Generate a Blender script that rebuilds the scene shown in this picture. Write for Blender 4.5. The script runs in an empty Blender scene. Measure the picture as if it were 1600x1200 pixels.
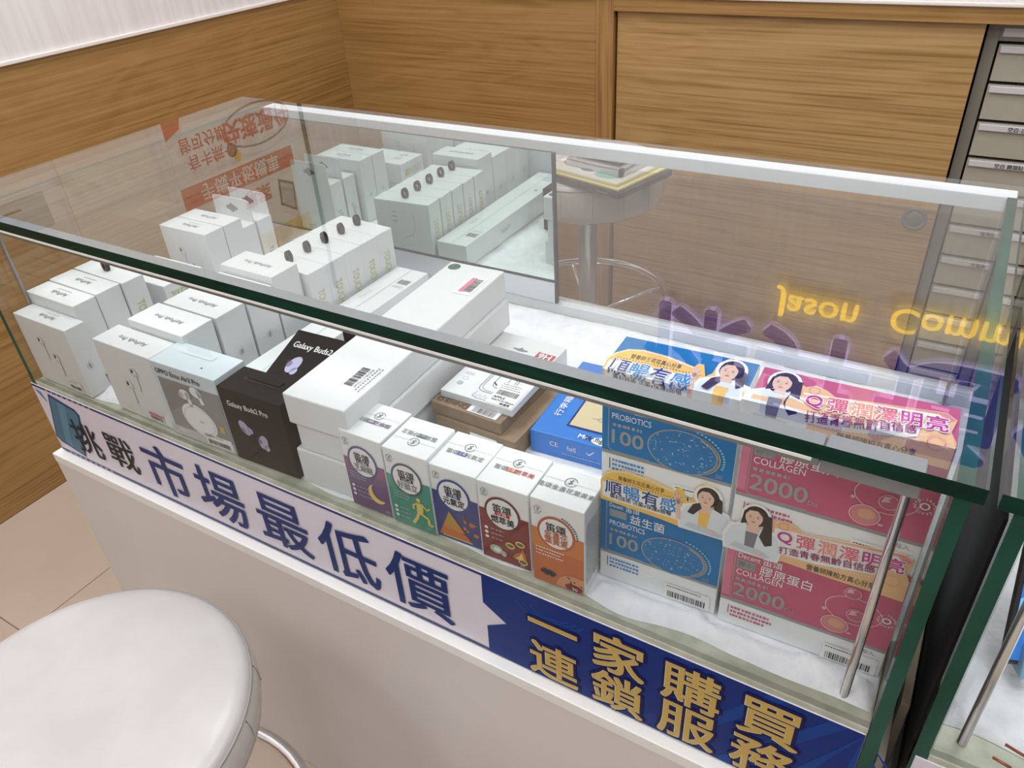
import bpy, bmesh, math, random
from mathutils import Matrix, Vector, noise

# ------------------------------------------------------------------ camera, world, exposure
sc = bpy.context.scene
COL = sc.collection
cam_d = bpy.data.cameras.new('camera')
cam = bpy.data.objects.new('camera', cam_d)
COL.objects.link(cam)
cam_d.sensor_fit = 'HORIZONTAL'
cam_d.sensor_width = 36.0
cam_d.lens = 1208.68 / 1600.0 * 36.0
cam_d.clip_start = 0.02
cam.matrix_world = Matrix(((0.8604516, -0.2469780, 0.4456736, 1.14539),
                           (0.5065642, 0.5089149, -0.6959873, -0.43312),
                           (-0.0549164, 0.8246257, 0.5630068, 1.27486),
                           (0, 0, 0, 1)))
sc.camera = cam

world = bpy.data.worlds.new('world')
sc.world = world
world.use_nodes = True
world.node_tree.nodes['Background'].inputs[0].default_value = (1, 1, 1, 1)
world.node_tree.nodes['Background'].inputs[1].default_value = 0.25
sc.view_settings.view_transform = 'Standard'
sc.view_settings.look = 'None'
sc.view_settings.gamma = 1.0
sc.view_settings.use_curve_mapping = False
sc.view_settings.exposure = 0.42
sc.cycles.transparent_max_bounces = 20
sc.cycles.max_bounces = 7
sc.cycles.diffuse_bounces = 3
sc.cycles.glossy_bounces = 4
sc.cycles.caustics_reflective = True
sc.cycles.blur_glossy = 1.0
sc.cycles.caustics_refractive = False
CEIL_EMIT = 9.3
SIGN_EMIT = 0.85
LED_EMIT = 3.8

# ------------------------------------------------------------------ helpers
PI = math.pi


def lin(c):
    c = c / 255.0
    return c / 12.92 if c <= 0.04045 else ((c + 0.055) / 1.055) ** 2.4


def rgb(r, g, b):
    return (lin(r), lin(g), lin(b), 1.0)


MATS = {}


def mat(name, col, rough=0.5, metal=0.0, coat=0.0, emit=0.0, spec=0.5, alpha=1.0):
    if name in MATS:
        return MATS[name]
    m = bpy.data.materials.new(name)
    m.use_nodes = True
    b = m.node_tree.nodes['Principled BSDF']
    b.inputs['Base Color'].default_value = rgb(*col)
    b.inputs['Roughness'].default_value = rough
    b.inputs['Metallic'].default_value = metal
    b.inputs['Coat Weight'].default_value = coat
    b.inputs['Coat Roughness'].default_value = 0.08
    b.inputs['Specular IOR Level'].default_value = spec
    if emit:
        b.inputs['Emission Color'].default_value = rgb(*col)
        b.inputs['Emission Strength'].default_value = emit
    if alpha < 1:
        b.inputs['Alpha'].default_value = alpha
    MATS[name] = m
    return m


def nd(m, t, **kw):
    n = m.node_tree.nodes.new(t)
    for k, v in kw.items():
        setattr(n, k, v)
    return n


def ramp(node, stops):
    cr = node.color_ramp
    cr.elements[0].position, cr.elements[0].color = stops[0]
    cr.elements[1].position, cr.elements[1].color = stops[-1]
    for p, c in stops[1:-1]:
        e = cr.elements.new(p)
        e.color = c


def wood_mat(name, axis, seed, dark=(138, 101, 53), mid=(162, 123, 71), light=(174, 137, 85)):
    """oak laminate, grain running along the given world axis (0 x, 1 y, 2 z)"""
    m = mat(name, mid, 0.42)
    nt = m.node_tree
    L = nt.links.new
    b = nt.nodes['Principled BSDF']
    tc = nd(m, 'ShaderNodeTexCoord')
    mp = nd(m, 'ShaderNodeMapping')
    s = [7.0, 7.0, 7.0]
    s[axis] = 0.9
    mp.inputs['Scale'].default_value = s
    mp.inputs['Location'].default_value = (seed, seed * 1.7, seed * 0.6)
    L(tc.outputs['Object'], mp.inputs[0])
    n1 = nd(m, 'ShaderNodeTexNoise')
    n1.inputs['Scale'].default_value = 1.0
    n1.inputs['Detail'].default_value = 3
    n1.inputs['Distortion'].default_value = 0.5
    L(mp.outputs[0], n1.inputs['Vector'])
    mu = nd(m, 'ShaderNodeMath', operation='MULTIPLY')
    mu.inputs[1].default_value = 70.0
    L(n1.outputs['Fac'], mu.inputs[0])
    si = nd(m, 'ShaderNodeMath', operation='SINE')
    L(mu.outputs[0], si.inputs[0])
    mp2 = nd(m, 'ShaderNodeMapping')
    s2 = [150.0, 150.0, 150.0]
    s2[axis] = 2.2
    mp2.inputs['Scale'].default_value = s2
    L(tc.outputs['Object'], mp2.inputs[0])
    n2 = nd(m, 'ShaderNodeTexNoise')
    n2.inputs['Scale'].default_value = 1.0
    n2.inputs['Detail'].default_value = 4
    L(mp2.outputs[0], n2.inputs['Vector'])
    a1 = nd(m, 'ShaderNodeMath', operation='MULTIPLY_ADD')
    a1.inputs[1].default_value = 0.05
    L(si.outputs[0], a1.inputs[0])
    L(n2.outputs['Fac'], a1.inputs[2])
    a2 = nd(m, 'ShaderNodeMath', operation='MULTIPLY_ADD')
    a2.inputs[1].default_value = 0.32
    L(n1.outputs['Fac'], a2.inputs[0])
    L(a1.outputs[0], a2.inputs[2])
    cr = nd(m, 'ShaderNodeValToRGB')
    ramp(cr, [(0.42, rgb(*dark)), (0.64, rgb(*mid)), (0.9, rgb(*light))])
    L(a2.outputs[0], cr.inputs[0])
    L(cr.outputs[0], b.inputs['Base Color'])
    bp = nd(m, 'ShaderNodeBump')
    bp.inputs['Strength'].default_value = 0.05
    L(n2.outputs['Fac'], bp.inputs['Height'])
    L(bp.outputs[0], b.inputs['Normal'])
    return m


def noise_mat(name, c1, c2, scale, rough=0.6, bump=0.0, mapping=(1, 1, 1), detail=4, coat=0.0, metal=0.0, lo=0.35, hi=0.65, bdist=0.002, spec=0.5):
    m = mat(name, c1, rough, metal, coat, 0.0, spec)
    nt = m.node_tree
    L = nt.links.new
    b = nt.nodes['Principled BSDF']
    tc = nd(m, 'ShaderNodeTexCoord')
    mp = nd(m, 'ShaderNodeMapping')
    mp.inputs['Scale'].default_value = mapping
    L(tc.outputs['Object'], mp.inputs[0])
    n1 = nd(m, 'ShaderNodeTexNoise')
    n1.inputs['Scale'].default_value = scale
    n1.inputs['Detail'].default_value = detail
    L(mp.outputs[0], n1.inputs['Vector'])
    cr = nd(m, 'ShaderNodeValToRGB')
    ramp(cr, [(lo, rgb(*c1)), (hi, rgb(*c2))])
    L(n1.outputs['Fac'], cr.inputs[0])
    L(cr.outputs[0], b.inputs['Base Color'])
    if bump:
        bp = nd(m, 'ShaderNodeBump')
        bp.inputs['Strength'].default_value = bump
        bp.inputs['Distance'].default_value = bdist
        L(n1.outputs['Fac'], bp.inputs['Height'])
        L(bp.outputs[0], b.inputs['Normal'])
    return m


def glass_mat(name, tint, ior=1.5):
    """clear pane: Fresnel mix of a mirror-like reflection and straight transmission"""
    m = bpy.data.materials.new(name)
    m.use_nodes = True
    nt = m.node_tree
    nt.nodes.remove(nt.nodes['Principled BSDF'])
    L = nt.links.new
    out = nt.nodes['Material Output']
    geo = nd(m, 'ShaderNodeNewGeometry')
    ma = nd(m, 'ShaderNodeMath', operation='MULTIPLY_ADD')
    ma.inputs[1].default_value = 1.0 / ior - ior
    ma.inputs[2].default_value = ior
    L(geo.outputs['Backfacing'], ma.inputs[0])
    fr = nd(m, 'ShaderNodeFresnel')
    L(ma.outputs[0], fr.inputs['IOR'])
    tr = nd(m, 'ShaderNodeBsdfTransparent')
    tr.inputs[0].default_value = tint
    gl = nd(m, 'ShaderNodeBsdfGlossy')
    gl.inputs['Roughness'].default_value = 0.0
    mx = nd(m, 'ShaderNodeMixShader')
    L(fr.outputs[0], mx.inputs[0])
    L(tr.outputs[0], mx.inputs[1])
    L(gl.outputs[0], mx.inputs[2])
    L(mx.outputs[0], out.inputs['Surface'])
    MATS[name] = m
    return m


def link(name, me, parent=None, loc=(0, 0, 0), rot=(0, 0, 0)):
    o = bpy.data.objects.new(name, me)
    COL.objects.link(o)
    o.parent = parent
    o.location = loc
    o.rotation_euler = rot
    return o


def tag(o, label=None, cat=None, group=None, kind=None):
    if label:
        o['label'] = label
    if cat:
        o['category'] = cat
    if group:
        o['group'] = group
    if kind:
        o['kind'] = kind
    return o


def thing(name, label, cat, loc=(0, 0, 0), rotz=0.0, group=None):
    return tag(link(name, None, None, loc, (0, 0, rotz)), label, cat, group)


def me_from(V, F, mats, midx=None, smooth=False):
    me = bpy.data.meshes.new('mesh')
    me.from_pydata([tuple(v) for v in V], [], F)
    for m in mats:
        me.materials.append(m)
    if midx:
        me.polygons.foreach_set('material_index', midx)
    if smooth:
        me.polygons.foreach_set('use_smooth', [True] * len(me.polygons))
    me.update()
    return me


def bm_mesh(bm, mats, smooth=False):
    me = bpy.data.meshes.new('mesh')
    bm.to_mesh(me)
    bm.free()
    for m in mats:
        me.materials.append(m)
    if smooth:
        me.polygons.foreach_set('use_smooth', [True] * len(me.polygons))
    return me


BOXC = {}


def box_mesh(w, d, h, m, bev=0.0012, org=(0, 0, 0)):
    key = (round(w, 4), round(d, 4), round(h, 4), m.name, bev, org)
    if key in BOXC:
        return BOXC[key]
    bm = bmesh.new()
    bmesh.ops.create_cube(bm, size=1.0)
    bmesh.ops.scale(bm, vec=(w, d, h), verts=bm.verts)
    bmesh.ops.translate(bm, vec=(w / 2 + org[0], d / 2 + org[1], h / 2 + org[2]), verts=bm.verts)
    if bev:
        bmesh.ops.bevel(bm, geom=bm.edges[:], offset=bev, segments=2, affect='EDGES', profile=0.5)
    me = bm_mesh(bm, [m])
    BOXC[key] = me
    return me


def box(name, x0, x1, y0, y1, z0, z1, m, parent=None, bev=0.0):
    """axis-aligned box in the parent's space"""
    return link(name, box_mesh(x1 - x0, y1 - y0, z1 - z0, m, bev), parent, (x0, y0, z0))


def slab(name, x0, x1, y0, y1, z0, z1, thin, face, edge, parent=None, rim=None):
    V = [(x, y, z) for z in (z0, z1) for y in (y0, y1) for x in (x0, x1)]
    F = [(0, 2, 3, 1), (4, 5, 7, 6), (0, 1, 5, 4), (2, 6, 7, 3), (0, 4, 6, 2), (1, 3, 7, 5)]
    ax = [2, 2, 1, 1, 0, 0]
    if rim:      # edge materials in the order front, back, left, right
        rm = list(rim) + [edge] * (4 - len(rim))
        mats = [face, edge] + rm
        return link(name, me_from(V, F, mats, [0 if a == thin else (1 if i < 2 else i) for i, a in enumerate(ax)]), parent)
    return link(name, me_from(V, F, [face, edge], [0 if a == thin else 1 for a in ax]), parent)


def tube_mesh(path, r, m, seg=10, closed=False):
    P = [Vector(p) for p in path]
    n = len(P)
    V, F = [], []
    up = Vector((0.13, 0.21, 0.97)).normalized()
    for i in range(n):
        a = P[(i - 1) % n] if (closed or i > 0) else P[i]
        c = P[(i + 1) % n] if (closed or i < n - 1) else P[i]
        t = (c - a).normalized()
        if abs(t.dot(up)) > 0.95:
            s = t.cross(Vector((1, 0, 0))).normalized()
        else:
            s = t.cross(up).normalized()
        q = s.cross(t)
        for k in range(seg):
            an = 2 * PI * k / seg
            V.append(P[i] + r * (math.cos(an) * s + math.sin(an) * q))
    for i in range(n if closed else n - 1):
        j = (i + 1) % n
        for k in range(seg):
            l = (k + 1) % seg
            F.append((i * seg + k, i * seg + l, j * seg + l, j * seg + k))
    if not closed:
        F.append(tuple(range(seg)))
        F.append(tuple(range((n - 1) * seg, n * seg))[::-1])
    return me_from(V, F, [m], None, True)


def lathe_mesh(prof, m, seg=64, mats=None, midx=None):
    V, F, MI = [], [], []
    n = len(prof)
    for k in range(seg):
        a = 2 * PI * k / seg
        for r, z in prof:
            V.append((r * math.cos(a), r * math.sin(a), z))
    for k in range(seg):
        l = (k + 1) % seg
        for i in range(n - 1):
            F.append((k * n + i, l * n + i, l * n + i + 1, k * n + i + 1))
    return me_from(V, F, [m], None, True)


# ---- flat print: polygons and lettering on one face of a thing
GL = {}


def glyphs(s, bold):
    key = (s, bold)
    if key not in GL:
        cu = bpy.data.curves.new('lettering', 'FONT')
        cu.body = s
        cu.size = 1.0
        cu.offset = bold
        cu.resolution_u = 3
        o = bpy.data.objects.new('lettering', cu)
        me = bpy.data.meshes.new_from_object(o)
        V = [(v.co.x, v.co.y) for v in me.vertices]
        F = [tuple(p.vertices) for p in me.polygons]
        bpy.data.objects.remove(o)
        bpy.data.meshes.remove(me)
        bpy.data.curves.remove(cu)
        xs = [v[0] for v in V] or [0, 1]
        ys = [v[1] for v in V] or [0, 1]
        GL[key] = (V, F, min(xs), max(xs), min(ys), max(ys))
    return GL[key]


class Print:
    def __init__(s):
        s.V, s.F, s.I, s.mats = [], [], [], []

    def mi(s, m):
        if m not in s.mats:
            s.mats.append(m)
        return s.mats.index(m)

    def poly(s, pts, m, l=0):
        b = len(s.V)
        ar = sum(pts[i][0] * pts[(i + 1) % len(pts)][1] - pts[(i + 1) % len(pts)][0] * pts[i][1] for i in range(len(pts)))
        if ar < 0:
            pts = pts[::-1]
        s.V += [(p[0], p[1], l) for p in pts]
        s.F.append(tuple(range(b, b + len(pts))))
        s.I.append(s.mi(m))

    def rect(s, x0, y0, x1, y1, m, l=0):
        s.poly([(x0, y0), (x1, y0), (x1, y1), (x0, y1)], m, l)

    def ell(s, cx, cy, rx, ry, m, l=0, n=28, a0=0.0, rot=0.0):
        pts = []
        for k in range(n):
            t = 2 * PI * k / n
            x, y = rx * math.cos(t), ry * math.sin(t)
            pts.append((cx + x * math.cos(rot) - y * math.sin(rot), cy + x * math.sin(rot) + y * math.cos(rot)))
        s.poly(pts, m, l)

    def ring(s, cx, cy, rx, ry, t, m, l=0, n=32, a0=0.0, a1=2 * PI):
        i = s.mi(m)
        for k in range(n):
            b = len(s.V)
            for a in (a0 + (a1 - a0) * k / n, a0 + (a1 - a0) * (k + 1) / n):
                s.V.append((cx + (rx - t) * math.cos(a), cy + (ry - t) * math.sin(a), l))
                s.V.append((cx + rx * math.cos(a), cy + ry * math.sin(a), l))
            s.F.append((b, b + 1, b + 3, b + 2))
            s.I.append(i)

    def line(s, pts, t, m, l=0):
        for (x0, y0), (x1, y1) in zip(pts[:-1], pts[1:]):
            dx, dy = x1 - x0, y1 - y0
            q = math.hypot(dx, dy) or 1
            nx, ny = -dy / q * t / 2, dx / q * t / 2
            s.poly([(x0 - nx, y0 - ny), (x1 - nx, y1 - ny), (x1 + nx, y1 + ny), (x0 + nx, y0 + ny)], m, l)

    def text(s, st, cx, cy, size, m, l=1, bold=0.0, width=None, rot=0.0, align='c', shear=0.0):
        V, F, x0, x1, y0, y1 = glyphs(st, 0.0)
        if not V:
            return
        if bold > 0.004:
            n = 8 if bold > 0.04 else 4
            for k in range(n):
                a = 2 * PI * (k + 0.5) / n
                dx, dy = bold * size * math.cos(a), bold * size * math.sin(a)
                s.text(st, cx + dx, cy + dy, size, m, l + 0.11 * (k + 1), 0.0, width, rot, align, shear)
        sx = size if width is None else width / max(1e-6, x1 - x0)
        ox = (x0 + x1) / 2 if align == 'c' else x0
        oy = (y0 + y1) / 2
        c, q = math.cos(rot), math.sin(rot)
        b = len(s.V)
        for x, y in V:
            yy = (y - oy) * size
            xx = (x - ox) * sx + shear * yy
            s.V.append((cx + xx * c - yy * q, cy + xx * q + yy * c, l))
        i = s.mi(m)
        for f in F:
            s.F.append(tuple(b + k for k in f))
            s.I.append(i)

    def bars(s, x, y, w, h, m, l=1, seed=1, vertical=False):
        r = random.Random(seed)
        t = 0.0
        while t < 0.97:
            bw = r.choice((0.012, 0.018, 0.03))
            if vertical:
                s.rect(x, y + t * w, x + h, y + (t + bw) * w, m, l)
            else:
                s.rect(x + t * w, y, x + (t + bw) * w, y + h, m, l)
            t += bw + r.choice((0.014, 0.02, 0.03))

    def fine(s, x, y, w, n, pitch, m, l=1, seed=3, th=0.35, gap=0.3):
        """rows of fine print too small to read"""
        r = random.Random(seed)
        for k in range(n):
            t = 0.0
            ww = w * r.uniform(0.75, 1.0)
            while t < ww:
                c = abs(pitch) * r.uniform(0.35, 0.6)
                s.rect(x + t, y - k * pitch, x + min(ww, t + c), y - k * pitch + abs(pitch) * th, m, l)
                t += c + abs(pitch) * gap * r.uniform(0.3, 1.0)

    def build(s, name, parent, fr, base=0.0003, step=0.00018, fold=None):
        if fold is not None:
            me = me_from(s.V, s.F, s.mats, s.I)
            fold_mesh(me, fold)
            for v in me.vertices:
                v.co = fr(v.co.x, v.co.y, base + step * v.co.z)
            return link(name, me, parent)
        V = [fr(u, v, base + step * l) for u, v, l in s.V]
        return link(name, me_from(V, s.F, s.mats, s.I), parent)


def fold_mesh(me, v):
    bm = bmesh.new()
    bm.from_mesh(me)
    bmesh.ops.bisect_plane(bm, geom=bm.verts[:] + bm.edges[:] + bm.faces[:], dist=1e-7, plane_co=(0, v, 0), plane_no=(0, 1, 0))
    bm.to_mesh(me)
    bm.free()


def BENT(h, slope, k=1.0, s=0.0):
    """front face up to height h, then folded back over the top"""
    return lambda u, v, n: (u, -n, v + s) if v + s <= h + 1e-6 else (u, (v + s - h) * k - n, h + n + slope * (v + s - h))


def FR(w, d, h):
    return lambda u, v, n: (u, -n, v)


def TOP(w, d, h):
    return lambda u, v, n: (u, v, h + n)


def TOPR(w, d, h):
    return lambda u, v, n: (w - u, d - v, h + n)


def RT(w, d, h):
    return lambda u, v, n: (w + n, u, v)


def BK(w, d, h):
    return lambda u, v, n: (w - u, d + n, v)


# ------------------------------------------------------------------ materials
W_X = wood_mat('oak_grain_x', 0, 3.1)
W_X2 = wood_mat('oak_grain_x_door', 0, 8.4, (142, 106, 60), (176, 139, 88), (192, 157, 106))
W_Y = wood_mat('oak_grain_y', 1, 5.2)
W_Z = wood_mat('oak_grain_z', 2, 1.3, (136, 98, 54), (164, 124, 74), (180, 142, 90))
PAPER = noise_mat('wallpaper', (226, 219, 217), (236, 230, 228), 60, 0.8, 0.08, (1, 1, 0.06))
PLASTER = mat('ceiling_white', (236, 234, 232), 0.9)
TRIMW = mat('white_trim', (240, 232, 226), 0.4)
TILE = noise_mat('beige_tile', (194, 176, 158), (202, 186, 170), 3.0, 0.28, 0.0)
GROUT = mat('tile_joint', (140, 116, 98), 0.8)
LAM = noise_mat('white_laminate', (226, 220, 217), (232, 226, 223), 4.0, 0.4)
LAMEDGE = mat('white_edging', (250, 248, 245), 0.35)
DARKLINE = mat('dark_seam', (60, 56, 54), 0.7)
GLASS = glass_mat('clear_glass', (0.962, 0.975, 0.968, 1))
GLASST = glass_mat('clear_top_glass', (0.955, 0.968, 0.962, 1), 1.85)
GLASSU = glass_mat('clear_glass_underside', (0.955, 0.968, 0.962, 1), 1.15)
GLASSF = glass_mat('clear_front_glass', (0.975, 0.985, 0.98, 1), 1.26)
GEDGE = noise_mat('green_glass_edge', (0, 40, 32), (4, 58, 46), 25, 0.3, 0.0, (0.4, 1, 3), spec=0.15)
GEDGE2 = noise_mat('green_glass_edge_pale', (6, 64, 48), (34, 90, 74), 14, 0.3, 0.0, (1, 1, 0.5), spec=0.2)
GEDGE3 = mat('teal_glass_edge', (78, 100, 102), 0.25)
GLASSD = glass_mat('grey_door_glass', (0.86, 0.855, 0.83, 1), 1.25)
MIRROR = mat('mirror_silver', (216, 228, 222), 0.0, 1.0)
ALU = mat('aluminium', (214, 218, 222), 0.36, 0.55)
ALUW = mat('white_aluminium', (236, 240, 244), 0.35, 0.1)
ALUD = mat('aluminium_grey', (150, 154, 158), 0.4, 0.5)
CHROME = mat('chrome', (225, 225, 228), 0.08, 1.0)
STONE = noise_mat('base_board', (176, 180, 158), (208, 208, 190), 40, 0.45)
COTTON = noise_mat('cotton_batting', (238, 238, 244), (250, 250, 253), 45, 0.95, 0.8, detail=8, bdist=0.006)
CARD = mat('white_card', (230, 232, 233), 0.42)
CARDG = mat('white_card_gloss', (236, 238, 238), 0.25, coat=0.25)
CREAM = mat('cream_card', (236, 234, 224), 0.5)
PALE = mat('pale_ice_card', (214, 226, 232), 0.3)
BLACKC = mat('black_card', (16, 16, 19), 0.5, spec=0.1)
INKF = mat('faint_ink', (208, 211, 213), 0.6)
KRAFT = noise_mat('kraft_board', (140, 116, 92), (152, 128, 104), 60, 0.7)
BLUEC = mat('bright_blue_card', (34, 122, 214), 0.25, coat=0.3)
KRAFTW = mat('kraft_window', (212, 196, 160), 0.6)
INK = mat('black_ink', (30, 30, 32), 0.6)
INKG = mat('grey_ink', (128, 130, 132), 0.6)
INKL = mat('light_grey_ink', (182, 185, 187), 0.6)
WHITEI = mat('white_ink', (240, 240, 240), 0.5)
GOLDI = mat('pale_gold_ink', (206, 204, 140), 0.4)
PINKI = mat('pink_ink', (222, 120, 150), 0.5)
REDI = mat('red_ink', (190, 40, 48), 0.5)
NAVY = mat('navy_ink', (28, 46, 112), 0.4)
BANW = mat('banner_white', (228, 222, 234), 0.35)
BANB = mat('banner_blue', (2, 44, 124), 0.35, spec=0.15)
BANB2 = mat('banner_blue_light', (4, 62, 146), 0.35, spec=0.15)
BANN = mat('banner_navy', (12, 4, 78), 0.35, spec=0.15)
TEXTB = mat('banner_text_blue', (10, 44, 112), 0.35, spec=0.2)
GOLDT = mat('banner_gold', (205, 170, 82), 0.35)
GOLDL = mat('banner_gold_light', (226, 222, 190), 0.35)
SCRB = mat('printed_screen_blue', (72, 122, 150), 0.4)
SCRL = mat('printed_screen_light', (92, 142, 166), 0.4)
YEL = mat('yellow_ink', (240, 230, 60), 0.4)
BLACKP = mat('black_plastic', (26, 27, 30), 0.3)
GREENI = mat('dark_green_ink', (24, 92, 66), 0.5)
SKIN = mat('printed_skin', (232, 194, 172), 0.5)
HAIR = mat('printed_hair', (52, 38, 36), 0.5)
COAT = mat('printed_white_coat', (222, 230, 236), 0.5)
ORI = mat('orange_yellow_ink', (242, 196, 92), 0.45)
PEACH = mat('peach_ink', (236, 190, 140), 0.45)
PROB = mat('probiotic_blue', (4, 116, 180), 0.35, spec=0.3)
SILV = mat('silver_foil', (150, 156, 160), 0.35, 0.4)
SILVT = mat('silver_foil_text', (160, 164, 166), 0.3, 0.4)
COLP = mat('collagen_pink', (196, 92, 122), 0.35, spec=0.3)
COLD = mat('collagen_deep_pink', (184, 70, 106), 0.35)
MAG = mat('magenta_ink', (196, 48, 132), 0.45)
LILAC = mat('lilac_bud', (176, 172, 204), 0.4)
LILACD = mat('lilac_bud_dark', (120, 114, 150), 0.4)
CLEARP = glass_mat('clear_plastic', (0.97, 0.98, 0.985, 1), 1.25)
# ------------------------------------------------------------------ room shell
XW, YB, XR, YF, ZC, ZT = -0.684, 1.564, 3.0, -2.6, 2.7, 0.966


def struct(o):
    o['kind'] = 'structure'
    return o


GREYM = mat('grey_metal', (122, 118, 108), 0.5)
floor = struct(box('floor', XW - 0.02, XR, YF, YB + 0.1, -0.03, -0.0015, GROUT))
gx = [XW] + [-0.312 + 0.6 * k for k in range(0, 6)] + [XR]
gy = [YF] + [-0.092 + 0.6 * k for k in range(-4, 3)] + [YB + 0.08]
for i in range(len(gx) - 1):
    for j in range(len(gy) - 1):
        w, d = gx[i + 1] - gx[i], gy[j + 1] - gy[j]
        if w < 0.02 or d < 0.02:
            continue
        link('floor_tile', box_mesh(round(w - 0.0024, 4), round(d - 0.0024, 4), 0.006, TILE, 0.0006), floor,
             (gx[i] + 0.0012 - floor.location.x, gy[j] + 0.0012 - floor.location.y, -0.006 - floor.location.z))

struct(box('ceiling', XW - 0.02, XR, YF, YB + 0.1, ZC, ZC + 0.05, PLASTER))
SHOPW = noise_mat('shop_wall', (186, 183, 182), (206, 203, 202), 2.0, 0.7)
struct(box('wall_right', XR, XR + 0.06, YF, YB + 0.1, 0, ZC, SHOPW))
struct(box('wall_front', XW - 0.02, XR, YF - 0.06, YF, 0, ZC, SHOPW))

wl = struct(box('wall_left', XW - 0.08, XW - 0.012, YF, YB + 0.1, 0, ZC, PAPER))
off = wl.location
o = box('upper_wall_covering', 0, 0.012, 0, YB - YF, ZT, ZC, PAPER, wl)
o.location = (XW - 0.012 - off.x, YF - off.y, ZT)
for (a, b) in ((YF, -1.2), (-1.2, YB)):
    o = link('wood_panel', box_mesh(0.0118, b - a - 0.001 + (0.01 if b == YB else 0), ZT, W_Y, 0.0004), wl, (XW - 0.012 - off.x, a - off.y, 0))

wb = struct(box('wall_back', XW - 0.02, XR, YB + 0.1, YB + 0.16, 0, ZC, PAPER))
off = wb.location
o = link('upper_wall_covering', box_mesh(XR - XW, 0.1, ZC - ZT, PAPER, 0), wb, (XW - off.x, YB - off.y, ZT))


def wbp(name, x0, x1, y0, y1, z0, z1, m, bev=0.0006):
    return link(name, box_mesh(x1 - x0, y1 - y0, z1 - z0, m, bev), wb, (x0 - off.x, y0 - off.y, z0))


wbp('wood_panel', XW, 0.203, YB, YB + 0.02, 0, ZT, W_X)
wbp('wood_post', 0.2035, 0.2515, YB - 0.004, YB + 0.04, 0, ZT, W_Z)
wbp('wood_header', 0.2520, XR, YB - 0.004, YB + 0.04, 0.9335, ZT, W_X)
wbp('recess_back', 0.25, XR, YB + 0.08, YB + 0.09, 0, ZT, DARKLINE)
dr = struct(box('door_1', 0.2575, 1.0935, YB + 0.010, YB + 0.026, 0.008, 0.9315, W_X2, None, 0.0008))
fp = lathe_mesh([(0.0, 0.002), (0.019, 0.002), (0.020, 0.0005), (0.0205, 0.003), (0.027, 0.003), (0.0285, 0.0015), (0.0285, -0.001)], GREYM, 40)
o = link('finger_pull', fp, dr, (1.0497 - 0.2575, -0.0005, 0.494 - 0.008), (PI / 2, 0, 0))
struct(box('trim_1', XW, XW + 0.008, YF, YB, ZT, ZT + 0.009, TRIMW, None, 0.002))
struct(box('trim_2', XW + 0.008, XR, YB - 0.010, YB, ZT, ZT + 0.008, TRIMW, None, 0.002))

# ceiling lights
CE = mat('light_diffuser', (248, 250, 252), 0.5, emit=CEIL_EMIT)
for i, (x, y) in enumerate(((0.0, -1.4), (1.6, -1.4), (0.0, -0.15), (1.6, -0.15), (0.0, 0.75), (1.6, 0.75))):
    where = ('left front', 'right front', 'left middle', 'right middle', 'left rear', 'right rear')[i]
    t = thing('ceiling_light', 'square ceiling light panel in the %s of the ceiling' % where, 'light', (x, y, ZC - 0.02), 0, 'ceiling light panels')
    box('frame', -0.31, 0.31, -0.31, 0.31, 0.004, 0.02, TRIMW, t, 0.001)
    link('diffuser', me_from([(-0.29, -0.29, 0), (-0.29, 0.29, 0), (0.29, 0.29, 0), (0.29, -0.29, 0)], [(0, 1, 2, 3)], [CE]), t)

# drawer cabinet behind the sliding door
DRAW = noise_mat('drawer_beige_grey', (166, 160, 144), (172, 166, 150), 6, 0.5)
LABELP = mat('label_strip', (206, 202, 204), 0.3)
t = thing('drawer_cabinet', 'grey metal cabinet of shallow label-fronted drawers beside the sliding wood door', 'cabinet', (1.0975, YB + 0.03, 0))
box('side_frame', 0, 0.024, 0, 0.03, 0.03, 0.931, GREYM, t, 0.001)
box('top_frame', 0.024, 0.6, 0, 0.03, 0.896, 0.931, GREYM, t, 0.001)
box('cabinet_back', 0.024, 0.6, 0.028, 0.034, 0.03, 0.896, DARKLINE, t)
pl = Print()
pl.rect(0.03, 0.905, 0.2, 0.921, LABELP, 0)
pl.build('printed_label', t, FR(1, 1, 1))
LBL = {2: '空白-白標', 3: '空白 鏡頭貼', 5: '玻璃貼', 6: '充電線'}
for k in range(11):
    z1 = 0.889 - 0.0812 * k
    if z1 < 0.06:
        break
    dd = link('drawer', box_mesh(0.22, 0.02, 0.074, DRAW, 0.001), t, (0.0285, 0.003, z1 - 0.074))
    link('drawer', box_mesh(0.22, 0.02, 0.074, DRAW, 0.001), t, (0.256, 0.003, z1 - 0.074))
    lh = link('label_holder', box_mesh(0.2, 0.006, 0.014, LABELP, 0.0015), dd, (0.004, -0.006, 0.058))
    if k in LBL:
        pl = Print()
        pl.text(LBL[k], 0.085, 0.065, 0.011, INK, 1, 0.01)
        pl.build('lettering', dd, lambda u, v, n: (u, -0.006 - n, v))

# sign letters on the upper back wall (seen only as a reflection in the counter glass)
SBLUE = mat('sign_blue', (30, 36, 170), 0.4, emit=0.9 * SIGN_EMIT)
SOUT = mat('sign_pale_outline', (214, 206, 236), 0.5, emit=0.8 * SIGN_EMIT)
SYEL = mat('sign_yellow', (250, 232, 140), 0.4, emit=SIGN_EMIT)


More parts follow.
